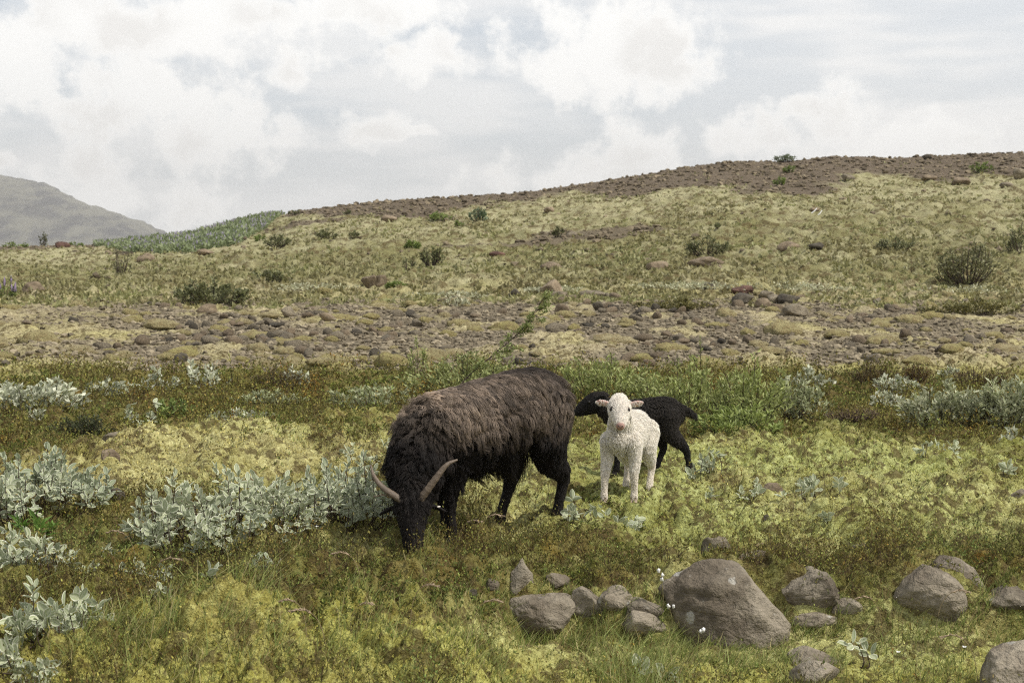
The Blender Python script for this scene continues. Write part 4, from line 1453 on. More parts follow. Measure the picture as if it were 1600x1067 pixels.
def build_white_lamb():
    phi = math.atan2(-0.935, -0.355)
    root = stand('lamb', 981, 786, 6.845, phi, 0.03)
    tag(root, 'woolly white lamb standing and facing the camera beside the dark ewe', 'lamb')
    S = 1.0
    b = Body()
    hp = np.array([0.225, 0.022, 0.452])
    hd = unit(local_dir((-0.03, -0.82, -0.56), phi)); hn = unit(local_dir((0.0, -0.56, 0.82), phi))
    hs = np.cross(hd, hn); hn = np.cross(hs, hd)
    lamb_body(b, S, hp, hd, hn, [(-.145, .068), (-.17, -.060)], [(.178, -.066), (.130, .068)],
              [(.10, 0, .325), (.145, .004, .365), (.18, .012, .405), (.20, .018, .435)], None, np.array([0, 0, 0.16]), 1.06)
    me = b.skin('body', 0.0048, 5)
    V, N, T = mesh_arrays(me)
    names, tt = b.classify(V)
    C = np.tile([0.56, 0.50, 0.40], (len(V), 1))
    C[(names == 'ear')] = (0.60, 0.37, 0.31)
    C[(names == 'head')] = (0.60, 0.53, 0.45)
    t = sstep(0.90, 0.98, tt) * (names == 'head')
    C = C * (1 - t[:, None]) + np.array([0.40, 0.25, 0.21]) * t[:, None]
    for s in (-1, 1):
        q = np.linalg.norm(V - (hp + hd * .032 + hs * s * .0412 + hn * .0284), axis=1)
        e_ = (1 - sstep(0.008, 0.019, q))[:, None]
        C = C * (1 - e_) + np.array([0.10, 0.07, 0.055]) * e_  # dark skin ring at the eye, with brow shading painted into the socket
    set_tint(me, C)
    me.materials.append(M['skin'])
    link('body', me, root)
    for loc in ((-.145, .068, 0), (-.17, -.060, 0), (.182, -.066, 0), (.134, .068, 0)):
        hoof(root, loc, 0.017, 0.024, 'hoof_pale')
    for s in (-1, 1):
        ball('eye', root, hp + hd * .032 + hs * s * .0392 + hn * .0268, .0082, 'eye', (1.2, 1.0, 0.9))
        nn = hp + hd * .131 + hs * s * .009 + hn * .011
        ball('nostril', root, nn, .0036, 'eye', (1.3, 1.0, 0.8), 2)
    # mouth line
    mpts = np.array([hp + hd * .119 - hn * .017 + hs * q * .017 - hd * abs(q) * .012 for q in np.linspace(-1, 1, 9)])
    v, f = tube_mesh(mpts, np.full(9, .0017), 6, hd)
    link('mouth', mesh_np('mouth', v, f, None, M['hoof']), root)
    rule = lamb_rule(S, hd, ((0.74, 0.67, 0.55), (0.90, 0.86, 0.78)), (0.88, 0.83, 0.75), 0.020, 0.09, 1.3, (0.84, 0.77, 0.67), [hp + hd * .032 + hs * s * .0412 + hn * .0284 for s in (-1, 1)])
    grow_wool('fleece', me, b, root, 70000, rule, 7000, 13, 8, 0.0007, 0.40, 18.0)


def build_black_lamb():
    phi = math.atan2(-0.10, -1.0)
    root = stand('lamb', 1004, 748, 7.50, phi, 0.035)
    tag(root, 'small black lamb walking left, half hidden behind the white lamb', 'lamb')
    S = 0.98
    b = Body()
    hp = np.array([0.262, 0.0, 0.372])
    hd = unit(local_dir((-0.88, -0.12, -0.46), phi)); hn = unit(local_dir((-0.46, 0.0, 0.88), phi))
    hs = unit(np.cross(hd, hn)); hn = np.cross(hs, hd)
    lamb_body(b, S, hp, hd, hn, [(-.085, -.045), (-.238, .05)], [(.15, .05), (.19, -.05)],
              [(.115, 0, .315), (.17, 0, .335), (.21, 0, .352), (.24, 0, .366)], [(-.175, 0, .35), (-.215, 0, .345), (-.25, .005, .325), (-.285, .01, .300)], -hd * 0.8 + hn * 0.1)
    me = b.skin('body', 0.0052, 5)
    V, N, T = mesh_arrays(me)
    set_tint(me, np.tile([0.010, 0.009, 0.008], (len(V), 1)))
    me.materials.append(M['skin'])
    link('body', me, root)
    for loc in ((-.085, -.045, 0), (-.238, .05, 0), (.154, .05, 0), (.194, -.05, 0)):
        hoof(root, loc, 0.017, 0.024, 'hoof')
    for s in (-1, 1):
        ball('eye', root, hp + hd * .026 + hs * s * .045 + hn * .022, .0075, 'eye')
    rule = lamb_rule(S, hd, ((0.010, 0.009, 0.008), (0.042, 0.035, 0.029)), (0.014, 0.012, 0.011), 0.017, 0.20, 2.2)  # brown wool tips, their lighter tone painted in as sheen
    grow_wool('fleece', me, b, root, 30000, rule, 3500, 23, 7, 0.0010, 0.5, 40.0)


build_ewe()
build_white_lamb()
build_black_lamb()

# ------------------------------------------------------------------ low growth: moss shoots, heath sprigs, grass
def polar_points(n, d0, d1, half=0.46, bias=0.0):
    th = RNG.uniform(-half, half, n)
    d = np.exp(RNG.uniform(math.log(d0), math.log(d1), n))
    return d * np.tan(th), d


def blades(base, direc, length, width, side, cols, tipcol=None, bend=None, segs=2):
    """tapering strips: base (n,3), direc (n,3) unit, side (n,3) unit"""
    n = len(base)
    rows = []
    cs = []
    for k in range(segs + 1):
        t = k / segs
        c = base + direc * (length * t)[:, None]
        if bend is not None:
            c = c + bend * (length * t * t)[:, None]
        w = width * (1 - t) ** 0.7 if k < segs else width * 0.02
        rows.append(c - side * (w / 2)[:, None]); rows.append(c + side * (w / 2)[:, None])
        col = cols if tipcol is None else cols * (1 - t) + tipcol * t
        cs.append(col); cs.append(col)
    V = np.stack(rows, 1).reshape(-1, 3)
    C = np.stack(cs, 1).reshape(-1, 3)
    m = 2 * (segs + 1)
    f = np.array([[2 * k, 2 * k + 1, 2 * k + 3, 2 * k + 2] for k in range(segs)])
    F = (f[None] + (np.arange(n) * m)[:, None, None]).reshape(-1, 4)
    return V, F, C


def leaf_quads(base, axis, normal, length, width, cols):
    """pointed oval leaves, four triangles worth each (two folded quads)"""
    side = unit(np.cross(axis, normal)); up = np.cross(side, axis)
    L = length[:, None]; W = width[:, None]
    p0 = base; p1 = base + axis * L * 0.45 + side * W * 0.5 + up * W * 0.16; p2 = base + axis * L; p3 = base + axis * L * 0.45 - side * W * 0.5 + up * W * 0.16
    V = np.stack([p0, p1, p2, p3], 1).reshape(-1, 3)
    f = np.array([[0, 1, 2], [0, 2, 3]])
    F = (f[None] + (np.arange(len(base)) * 4)[:, None, None]).reshape(-1, 3)
    C = np.repeat(cols, 4, 0)
    return V, F, C


def rand_dir(n, up=0.5, spread=1.0):
    v = RNG.normal(size=(n, 3)) * spread
    v[:, 2] = np.abs(v[:, 2]) * 0.5 + up
    return unit(v)


def build_moss_shoots():
    # star moss: little upright shoots over the cushions
    x, y = polar_points(125000, 3.3, 12.5)
    zn = zones(x, y)
    keep = RNG.random(len(x)) < np.clip(1.05 - 0.8 * zn[0] - zn[1], 0, 1)
    x, y = x[keep], y[keep]
    zn = tuple(a[keep] for a in zn)
    tint = ground_tint(x, y, zn)
    z = macro(x, y) + relief(x, y, zn)
    n = len(x)
    f = np.clip(y / 6.0, 0.75, 2.0)
    base = np.stack([x, y, z - 0.003], 1)
    VV = []; FF = []; CC = []; off = 0
    for k in range(2):
        d = rand_dir(n, 0.75, 0.75)
        side = unit(np.cross(d, rand_dir(n, 0.0, 1.0)))
        jit = RNG.uniform(0.40, 1.45, (n, 1)) * np.array([1.0, 0.97, 0.88])
        V, F, C = blades(base + RNG.normal(0, 0.006, (n, 3)) * np.array([1, 1, 0]), d, RNG.uniform(0.006, 0.015, n) * f, RNG.uniform(0.004, 0.0080, n) * f, side, np.clip(tint * jit * 1.22, 0, 0.85), None, None, 1)
        VV.append(V); FF.append(F + off); CC.append(C); off += len(V)
    o = link('moss_shoots', mesh_np('moss_shoots', np.vstack(VV), np.vstack(FF), {'tint': np.vstack(CC)}, M['sprig'], False))
    tag(o, 'fine yellow-green moss shoots covering the ground', None, None, 'stuff')


def build_heath():
    # crowberry, thyme and dwarf shrubs: short leafy sprigs
    x, y = polar_points(90000, 3.5, 13.8)
    zn = zones(x, y)
    grazed = np.exp(-(((x + 0.38) / 0.20) ** 2 + ((y - 5.28) / 0.28) ** 2))        # bitten down round the ewe's muzzle
    keep = RNG.random(len(x)) < np.clip(zn[0] * 1.15 + 0.07, 0, 1) * (1 - zn[1]) * (1 - 0.9 * grazed)
    x, y = x[keep], y[keep]
    zn = tuple(a[keep] for a in zn)
    z = macro(x, y) + relief(x, y, zn)
    n = len(x)
    a = fbm(x * 1.3, y * 1.0, 91, 3); b = fbm(x * 4.2, y * 3.4, 92, 3); c = fbm(x * 2.2, y * 2.0, 93, 3)
    green = np.array([0.155, 0.180, 0.042]); olive = np.array([0.215, 0.200, 0.052]); brown = np.array([0.170, 0.118, 0.040]); orange = np.array([0.29, 0.155, 0.032]); fresh = np.array([0.195, 0.235, 0.068])
    col = lerp(green, olive, np.clip(0.5 + 1.8 * a, 0, 1))
    col = lerp(col, brown, np.clip(0.12 + 2.2 * b, 0, 1) * 0.7)
    col = lerp(col, orange, np.clip(3.2 * (c - 0.26), 0, 1) * 0.8)
    col = lerp(col, fresh, np.clip(3.0 * (fbm(x * 1.9, y * 1.4, 94, 3) - 0.2 + 0.16 * (1 - sstep(6.5, 8.5, y))), 0, 1))
    f = np.clip(y / 6.5, 0.85, 1.75)
    H = (0.025 + 0.060 * RNG.random(n)) * np.clip(0.5 + 1.9 * sstep(0.05, 0.35, 0.2 + a + 0.8 * b + 0.6 * c), 0.5, 2.2)
    base = np.stack([x, y, z - 0.004], 1)
    d = rand_dir(n, 0.9, 0.5)
    VV = []; FF = []; CC = []; off = 0
    V, F, C = blades(base, d, H, np.full(n, 0.0022) * f, unit(np.cross(d, rand_dir(n, 0, 1))), np.tile([0.075, 0.05, 0.03], (n, 1)), None, None, 1)
    F = np.vstack([F[:, [0, 1, 2]], F[:, [0, 2, 3]]])
    VV.append(V); FF.append(F); CC.append(C); off += len(V)
    for k in range(6):
        t = RNG.uniform(0.25, 1.0, n)
        p = base + d * (H * t)[:, None]
        ax = unit(rand_dir(n, 0.35, 0.9) + 0.35 * d)
        nm = rand_dir(n, 0.8, 0.6)
        jit = RNG.uniform(0.35, 1.0, (n, 1)) * (1 + 1.1 * (RNG.random((n, 1)) < 0.3)) * RNG.normal(1, 0.07, (n, 3))
        V, F, C = leaf_quads(p, ax, nm, RNG.uniform(0.008, 0.017, n) * f, RNG.uniform(0.004, 0.0085, n) * f, np.clip(col * jit, 0.01, 0.8))
        VV.append(V); FF.append(F + off); CC.append(C); off += len(V)
    o = link('heath_carpet', mesh_np('heath_carpet', np.vstack(VV), np.vstack(FF), {'tint': np.vstack(CC)}, M['sprig'], False))
    tag(o, 'low green and russet heath plants carpeting the ground', None, None, 'stuff')


GRASSY = [(Zone(640, 1030, 900, 985, 1090), 1.0), (Zone(1120, 1020, 560, 985, 1090), 1.25), (Zone(820, 990, 120, 975, 1020), 1.2), (Zone(560, 930, 260, 880, 985), 0.8), (Zone(240, 900, 260, 840, 1000), 0.28), (Zone(690, 880, 120, 845, 920), 0.7),
          (Zone(60, 655, 90, 635, 690), 1.0), (Zone(1420, 1000, 260, 965, 1080), 1.3), (Zone(1150, 1012, 120, 1003, 1030), 1.3), (Zone(420, 680, 140, 655, 700), 0.3), (Zone(1250, 730, 300, 700, 800), 0.12)]


def build_grass():
    x, y = polar_points(190000, 3.3, 11.5)
    p = np.zeros(len(x)); w = 0.5 * fbm(x * 2.2, y * 1.7, 95, 3)
    for zo, k in GRASSY:
        p = np.maximum(p, k * zo.f(x, y, w))
    x0, y0 = x, y
    tuft = np.clip(0.40 + 2.4 * fbm(x * 4.0, y * 3.4, 96, 3), 0.04, 1.5)
    keep = RNG.random(len(x)) < 0.85 * p * tuft + 0.010
    x, y = x[keep], y[keep]
    rx_, ry_ = [], []
    for (cx, cy, a_, b_) in ROCK_FEET:            # grass stands thicker against the stones
        k = int(130 * a_ / 0.1)
        an = RNG.uniform(PI, 2 * PI, k) + RNG.normal(0, 0.25, k); q = RNG.uniform(0.92, 1.35, k)
        rx_.append(cx + a_ * q * np.cos(an)); ry_.append(cy + b_ * q * np.sin(an))
    x = np.concatenate([x] + rx_); y = np.concatenate([y] + ry_)
    n = len(x)
    z = ground_z(x, y)
    base = np.stack([x, y, z - 0.006], 1)
    lean = np.stack([0.12 + 0.32 * n2(x * 2, y * 2, 97), 0.3 * n2(x * 2 + 7, y * 2, 98), np.zeros(n)], 1)
    d = unit(rand_dir(n, 1.5, 0.42) + lean)
    f = np.clip(y / 5.0, 0.8, 1.6)
    g1 = np.array([0.150, 0.200, 0.050]); g2 = np.array([0.300, 0.320, 0.105]); g3 = np.array([0.42, 0.35, 0.17])
    t = RNG.random(n)
    col = lerp(g1, g2, t); col = lerp(col, g3, (RNG.random(n) < 0.16) * 0.9)
    col = col * RNG.uniform(0.7, 1.3, (n, 1))
    L = RNG.uniform(0.035, 0.105, n) * (1 + 0.55 * (1 - sstep(4.3, 4.9, y))) * np.clip(0.75 + 0.9 * n2(x * 1.5, y * 1.5, 99), 0.5, 1.4)
    bend = np.stack([RNG.normal(0.1, 0.30, n), RNG.normal(0, 0.30, n), -RNG.uniform(0.0, 0.35, n)], 1)
    V, F, C = blades(base, d, L, RNG.uniform(0.0018, 0.0042, n) * f, unit(np.cross(d, rand_dir(n, 0, 1))), col, np.clip(col * 1.25, 0, 0.8), bend, 3)
    o = link('grass', mesh_np('grass', V, F, {'tint': C}, M['grass'], False))
    tag(o, 'thin green grass growing through the moss in the foreground', None, None, 'stuff')


build_moss_shoots()
build_heath()
build_grass()


# ------------------------------------------------------------------ woolly willow close to the camera: every leaf its own piece
def willow_leaf_mesh(k):
    """broad oval leaf along +Y, length 1, cupped, felted pale along its rim"""
    r = np.random.default_rng(300 + k)
    ts = np.array([0.0, 0.16, 0.42, 0.70, 0.90, 1.0])
    wd = np.array([0.05, 0.34, 0.54, 0.48, 0.26, 0.02]) * r.uniform(0.85, 1.1)
    cup = r.uniform(0.10, 0.22); curl = r.uniform(-0.10, 0.22)
    V = []; C = []
    green = np.array([0.285, 0.335, 0.180]) * r.uniform(0.9, 1.1); mid = np.array([0.47, 0.49, 0.34]); rim = np.array([0.82, 0.81, 0.68])
    for t, w in zip(ts, wd):
        for s in (-1, -0.62, 0, 0.62, 1):
            V.append((s * w / 2, t, cup * abs(s) ** 1.6 * w + curl * t * t * 0.5 - (0.02 if s == 0 else 0)))
            if abs(s) == 1 or t >= 0.99:
                C.append(rim)
            elif s == 0:
                C.append(mid)
            else:
                C.append(green * (1 - 0.4 * (t < 0.2)) + mid * 0.4 * (t < 0.2))
    F = []
    for i in range(5):
        for j in range(4):
            a = i * 5 + j
            F.append((a, a + 1, a + 6, a + 5))
    return mesh_np('leaf', np.array(V), np.array(F), {'tint': np.array(C)}, M['silver'])


LEAVES = [willow_leaf_mesh(k) for k in range(6)]


def frame(ax, nm):
    ax = unit(ax); sd = unit(np.cross(ax, nm)); up = np.cross(sd, ax)
    return Matrix(((sd[0], ax[0], up[0]), (sd[1], ax[1], up[1]), (sd[2], ax[2], up[2]))).to_quaternion()


def woolly_willow(label, px, py, rx, ry, h, sprigs, leaf=0.043, per=(7, 10), cat='shrub', edge=0.45, group=None):
    """low silver willow; (px, py) where its middle stands, rx px half width, ry metres half depth, h metres high"""
    p = hit(px, py)
    rxw = rx / FPX * p[1]
    root = empty('woolly_willow', (p[0], p[1], gz(p[0], p[1])))
    tag(root, label, cat, group)
    o3 = np.array(root.location)
    rest = Acc()
    count = 0
    U = []
    while len(U) < sprigs:
        u, v = RNG.uniform(-1, 1, 2)
        if u * u + v * v <= 1 and (len(U) > 40 or all((u - a) ** 2 + (v - b) ** 2 > 0.25 / sprigs for a, b in U) or RNG.random() < 0.05):
            U.append((u, v))
    U.sort(key=lambda q: q[1])           # nearest the camera first: those leaves show largest
    gxs = np.array([p[0] + u * rxw for u, v in U]); gys = np.array([p[1] + v * ry for u, v in U])
    g0s = ground_z(gxs, gys)
    for (u, v), gx, gy, g0 in zip(U, gxs, gys, g0s):
        rr = math.sqrt(u * u + v * v)
        top = h * (1 - edge * rr * rr) * RNG.uniform(0.40, 1.0)
        tip = np.array([gx + u * 0.04 + RNG.normal(0, .015), gy + v * 0.02 + RNG.normal(0, .015), g0 + top])
        foot = np.array([gx - u * rxw * 0.22 + RNG.normal(0, .02), gy - v * ry * 0.2 + RNG.normal(0, .02), g0 - 0.01])
        mid = (foot + tip) / 2 + np.array([u * 0.03, v * 0.03, -0.02])
        st = spline(np.array([foot, mid, tip]), 4)
        vv, ff = tube_mesh(st - o3, np.linspace(0.0030, 0.0013, len(st)), 5)
        link('stem', mesh_np('stem', vv, ff, None, M['twig']), root)
        axis = unit(tip - mid + np.array([u * 0.06, v * 0.04 - 0.03, 0.0]) + RNG.normal(0, 0.045, 3))
        nl = int(RNG.integers(per[0], per[1] + 1))
        a0 = RNG.uniform(0, 6.28)
        e1 = unit(np.cross(axis, (0.3, 0.8, 0.1))); e2 = np.cross(axis, e1)
        run = min(max(top * 0.7, 0.03), 0.13)
        for q in range(nl):
            fr = q / max(nl - 1, 1)
            ang = a0 + q * 2.4 + RNG.normal(0, 0.25)
            out = e1 * math.cos(ang) + e2 * math.sin(ang)
            elev = 0.12 + 1.05 * fr ** 1.6 + RNG.normal(0, 0.15)
            ax = unit(out * math.cos(elev) + axis * math.sin(elev))
            nm = unit(axis * math.cos(elev) - out * math.sin(elev) + RNG.normal(0, 0.22, 3))
            pos = tip - axis * (1 - fr) * run + RNG.normal(0, 0.003, 3) - o3
            L = leaf * RNG.uniform(0.75, 1.25) * (1 - 0.25 * fr)
            me = LEAVES[int(RNG.integers(6))]
            if count < 298:
                lf = link('leaf', me, root, pos)
                lf.rotation_mode = 'QUATERNION'
                lf.rotation_quaternion = frame(ax, nm)
                lf.scale = (L, L, L)
            else:
                co, ca, fa = LEAF_ARR[me.name]
                Q = np.array(frame(ax, nm).to_matrix())
                rest.add(co * L @ Q.T + pos, fa, ca)
            count += 1
    if rest.n:
        r = link('leaves', rest.mesh('leaves', M['silver']), root)
        tag(r, None, None, None, 'stuff')
    return root


LEAF_ARR = {}
for _m in LEAVES:
    _c = np.empty(len(_m.vertices) * 4, np.float32); _m.attributes['tint'].data.foreach_get('color', _c)
    LEAF_ARR[_m.name] = (np.array([v_.co[:] for v_ in _m.vertices]), _c.reshape(-1, 4)[:, :3].copy(), np.array([f_.vertices[:] for f_ in _m.polygons]))


def build_near_willows():
    W = woolly_willow
    W('large silvery woolly willow shrub at the left edge', 48, 810, 105, 0.36, 0.30, 92, 0.044, (9, 13))
    W('broad silvery willow shrub spreading between the left shrub and the ewe', 352, 856, 140, 0.34, 0.26, 112, 0.044, (9, 13))
    W('silvery willow shrub beside the face of the grazing ewe', 545, 838, 64, 0.28, 0.31, 64, 0.044, (9, 13))
    W('short willow sprigs on bare stems below the large left shrub', 58, 928, 76, 0.14, 0.15, 28, 0.046, (8, 11))
    W('pale willow clump in the lower left, above the bottom corner', 92, 1016, 52, 0.14, 0.16, 30, 0.046, (8, 11))
    W('blurred willow clump cut by the bottom left corner', 15, 1078, 48, 0.12, 0.13, 14, 0.046, (7, 9))
    W('little willow sprig left of the broad shrub, near the path of moss', 138, 880, 26, 0.05, 0.12, 3, 0.045)
    W('small willow sprigs in front of the broad shrub, nearest the camera', 287, 946, 26, 0.05, 0.10, 3, 0.045)
    W('low willow sprigs at the left front foot of the broad shrub', 242, 906, 34, 0.06, 0.11, 4, 0.042)
    W('single willow sprig in the grass before the shrub by the ewe', 432, 934, 16, 0.04, 0.08, 2, 0.042)
    W('low silver willow spreading round the hind foot of the ewe', 940, 828, 62, 0.08, 0.085, 12, 0.042)
    W('upright willow sprig beside the hind legs of the black lamb', 1108, 752, 34, 0.10, 0.13, 6, 0.042)
    W('little willow sprig on the moss right of the white lamb', 1122, 782, 16, 0.05, 0.09, 2, 0.042)
    W('pair of willow sprigs with dark stems in the moss at right', 1285, 800, 44, 0.06, 0.12, 6, 0.044)
    W('pale willow sprigs by the pinkish-grey stone at right', 1192, 786, 26, 0.06, 0.075, 4, 0.040)
    W('tiny willow sprig in the moss below the dark-stemmed pair', 1300, 828, 12, 0.03, 0.05, 1, 0.042)
    W('upright willow sprig alone in the moss near the right edge', 1470, 722, 26, 0.08, 0.16, 5, 0.046)
    W('small willow sprig at the right edge of the bright moss', 1565, 765, 20, 0.06, 0.09, 2, 0.044)
    W('broad-leaved silvery sprig in the grass at the bottom centre', 1027, 1068, 18, 0.04, 0.11, 2, 0.058, (6, 7))
    W('fuzzy silvery sprig in the mossy grass below the notched boulder', 1328, 1040, 14, 0.03, 0.085, 2, 0.045, (5, 6))
    W('silvery willow clump just behind the neck of the ewe', 585, 722, 42, 0.25, 0.11, 8, 0.042)
    W('pale willow sprigs in the hollow left of the moss hummock', 222, 672, 30, 0.18, 0.14, 7, 0.042)


build_near_willows()


# ------------------------------------------------------------------ shrubs further off
def bush(name, label, px, py, wpx, hpx, nleaf, leaf, cols, stems=10, cat='bush', ratio=0.42, depth=0.7, open_=0.25, stem_r=0.004, spread=0.75, group=None, clump=14, spike=None):
    """a bush of many small leaves on twigs; base at (px, py), size in px of the photograph"""
    p = hit(px, py)
    d = math.hypot(p[0], p[1])
    w = wpx / FPX * d; h = hpx / FPX * d
    root = empty(name, (p[0], p[1], gz(p[0], p[1]) - 0.01))
    tag(root, label, cat, group)
    a = Acc(); sep = []
    tips = []
    for k in range(stems):
        ang = RNG.uniform(0, 2 * PI); r = math.sqrt(RNG.random())
        tx, ty = r * math.cos(ang) * w / 2, r * math.sin(ang) * w / 2 * depth
        tz = h * RNG.uniform(0.55, 1.0) * (1 - 0.45 * r * r)
        b0 = np.array([tx * (1 - spread), ty * (1 - spread), 0.0])
        tip = np.array([tx, ty, tz])
        mid = b0 * 0.45 + tip * 0.55 + np.array([tx * 0.12, ty * 0.12, -0.05 * h]) + RNG.normal(0, 0.03 * h, 3)
        st = spline(np.array([b0, mid, tip]), 4)
        v, f = tube_mesh(st, np.linspace(stem_r, stem_r * 0.4, len(st)), 5)
        a.add(v, f)
        sep.append((v, f))
        tips.append(st)
    if stems <= 10:
        for v, f in sep:
            link('stem', mesh_np('stem', v, f, None, M['twig']), root)
    else:
        tag(link('stems', a.mesh('stems', M['twig']), root), None, None, None, 'stuff')
    tips = np.array(tips)
    # leaves in clumps along the twigs
    ci = RNG.integers(0, stems, nleaf)
    t = np.clip(1 - np.abs(RNG.normal(0, 0.42, nleaf)), 0.12, 1.0)
    k = t * (tips.shape[1] - 1); k0 = np.minimum(k.astype(int), tips.shape[1] - 2); fr = (k - k0)[:, None]
    base = tips[ci, k0] * (1 - fr) + tips[ci, k0 + 1] * fr
    base = base + RNG.normal(0, 1, (nleaf, 3)) * np.array([w, w * depth, h * 0.8]) * (0.045 + open_ * 0.12) * (1.25 - t)[:, None]
    base[:, 2] = np.maximum(base[:, 2], 0.01)
    ax = unit(unit(base - np.array([0, 0, h * 0.1])) * 0.45 + rand_dir(nleaf, 0.15, 0.9))
    nm = rand_dir(nleaf, 0.7, 0.8)
    cols = np.asarray(cols, float)
    tone = RNG.random(nleaf)[:, None]
    c = cols[0] * (1 - tone) + cols[1] * tone
    c = c * (0.8 + 0.4 * RNG.random(stems))[ci][:, None] * RNG.uniform(0.8, 1.2, (nleaf, 1))
    L = leaf * RNG.uniform(0.7, 1.3, nleaf)
    V, F, C = leaf_quads(base, ax, nm, L, L * ratio, np.clip(c, 0, 0.85))
    link('foliage', mesh_np('foliage', V, F, {'tint': C}, M['leaf'], False), root)
    if spike is not None:
        n = spike
        sa = Acc()
        for q in range(n):
            i = int(RNG.integers(stems)); b0 = tips[i, -1] * np.array([1, 1, 0.8]) + RNG.normal(0, 0.06 * w, 3) * np.array([1, 1, 0])
            st = np.linspace(b0, b0 + np.array([RNG.normal(0, .02), 0, h * RNG.uniform(0.25, 0.4)]), 5)
            v, f = tube_mesh(st, np.array([.012, .022, .020, .014, .004]) * max(h / 0.5, 0.5), 6)
            sa.add(v, f, np.tile(np.array([0.26, 0.20, 0.30]) * RNG.uniform(0.8, 1.2), (len(v), 1)))
        link('flower_spikes', sa.mesh('flower_spikes', M['pebble']), root)
    return root


SILVER = [(0.37, 0.40, 0.26), (0.66, 0.66, 0.52)]
SAGE = [(0.25, 0.285, 0.13), (0.47, 0.48, 0.30)]
GREEN = [(0.215, 0.255, 0.075), (0.43, 0.46, 0.18)]
FRESH = [(0.135, 0.185, 0.045), (0.245, 0.305, 0.085)]
DULL = [(0.105, 0.115, 0.048), (0.20, 0.205, 0.092)]


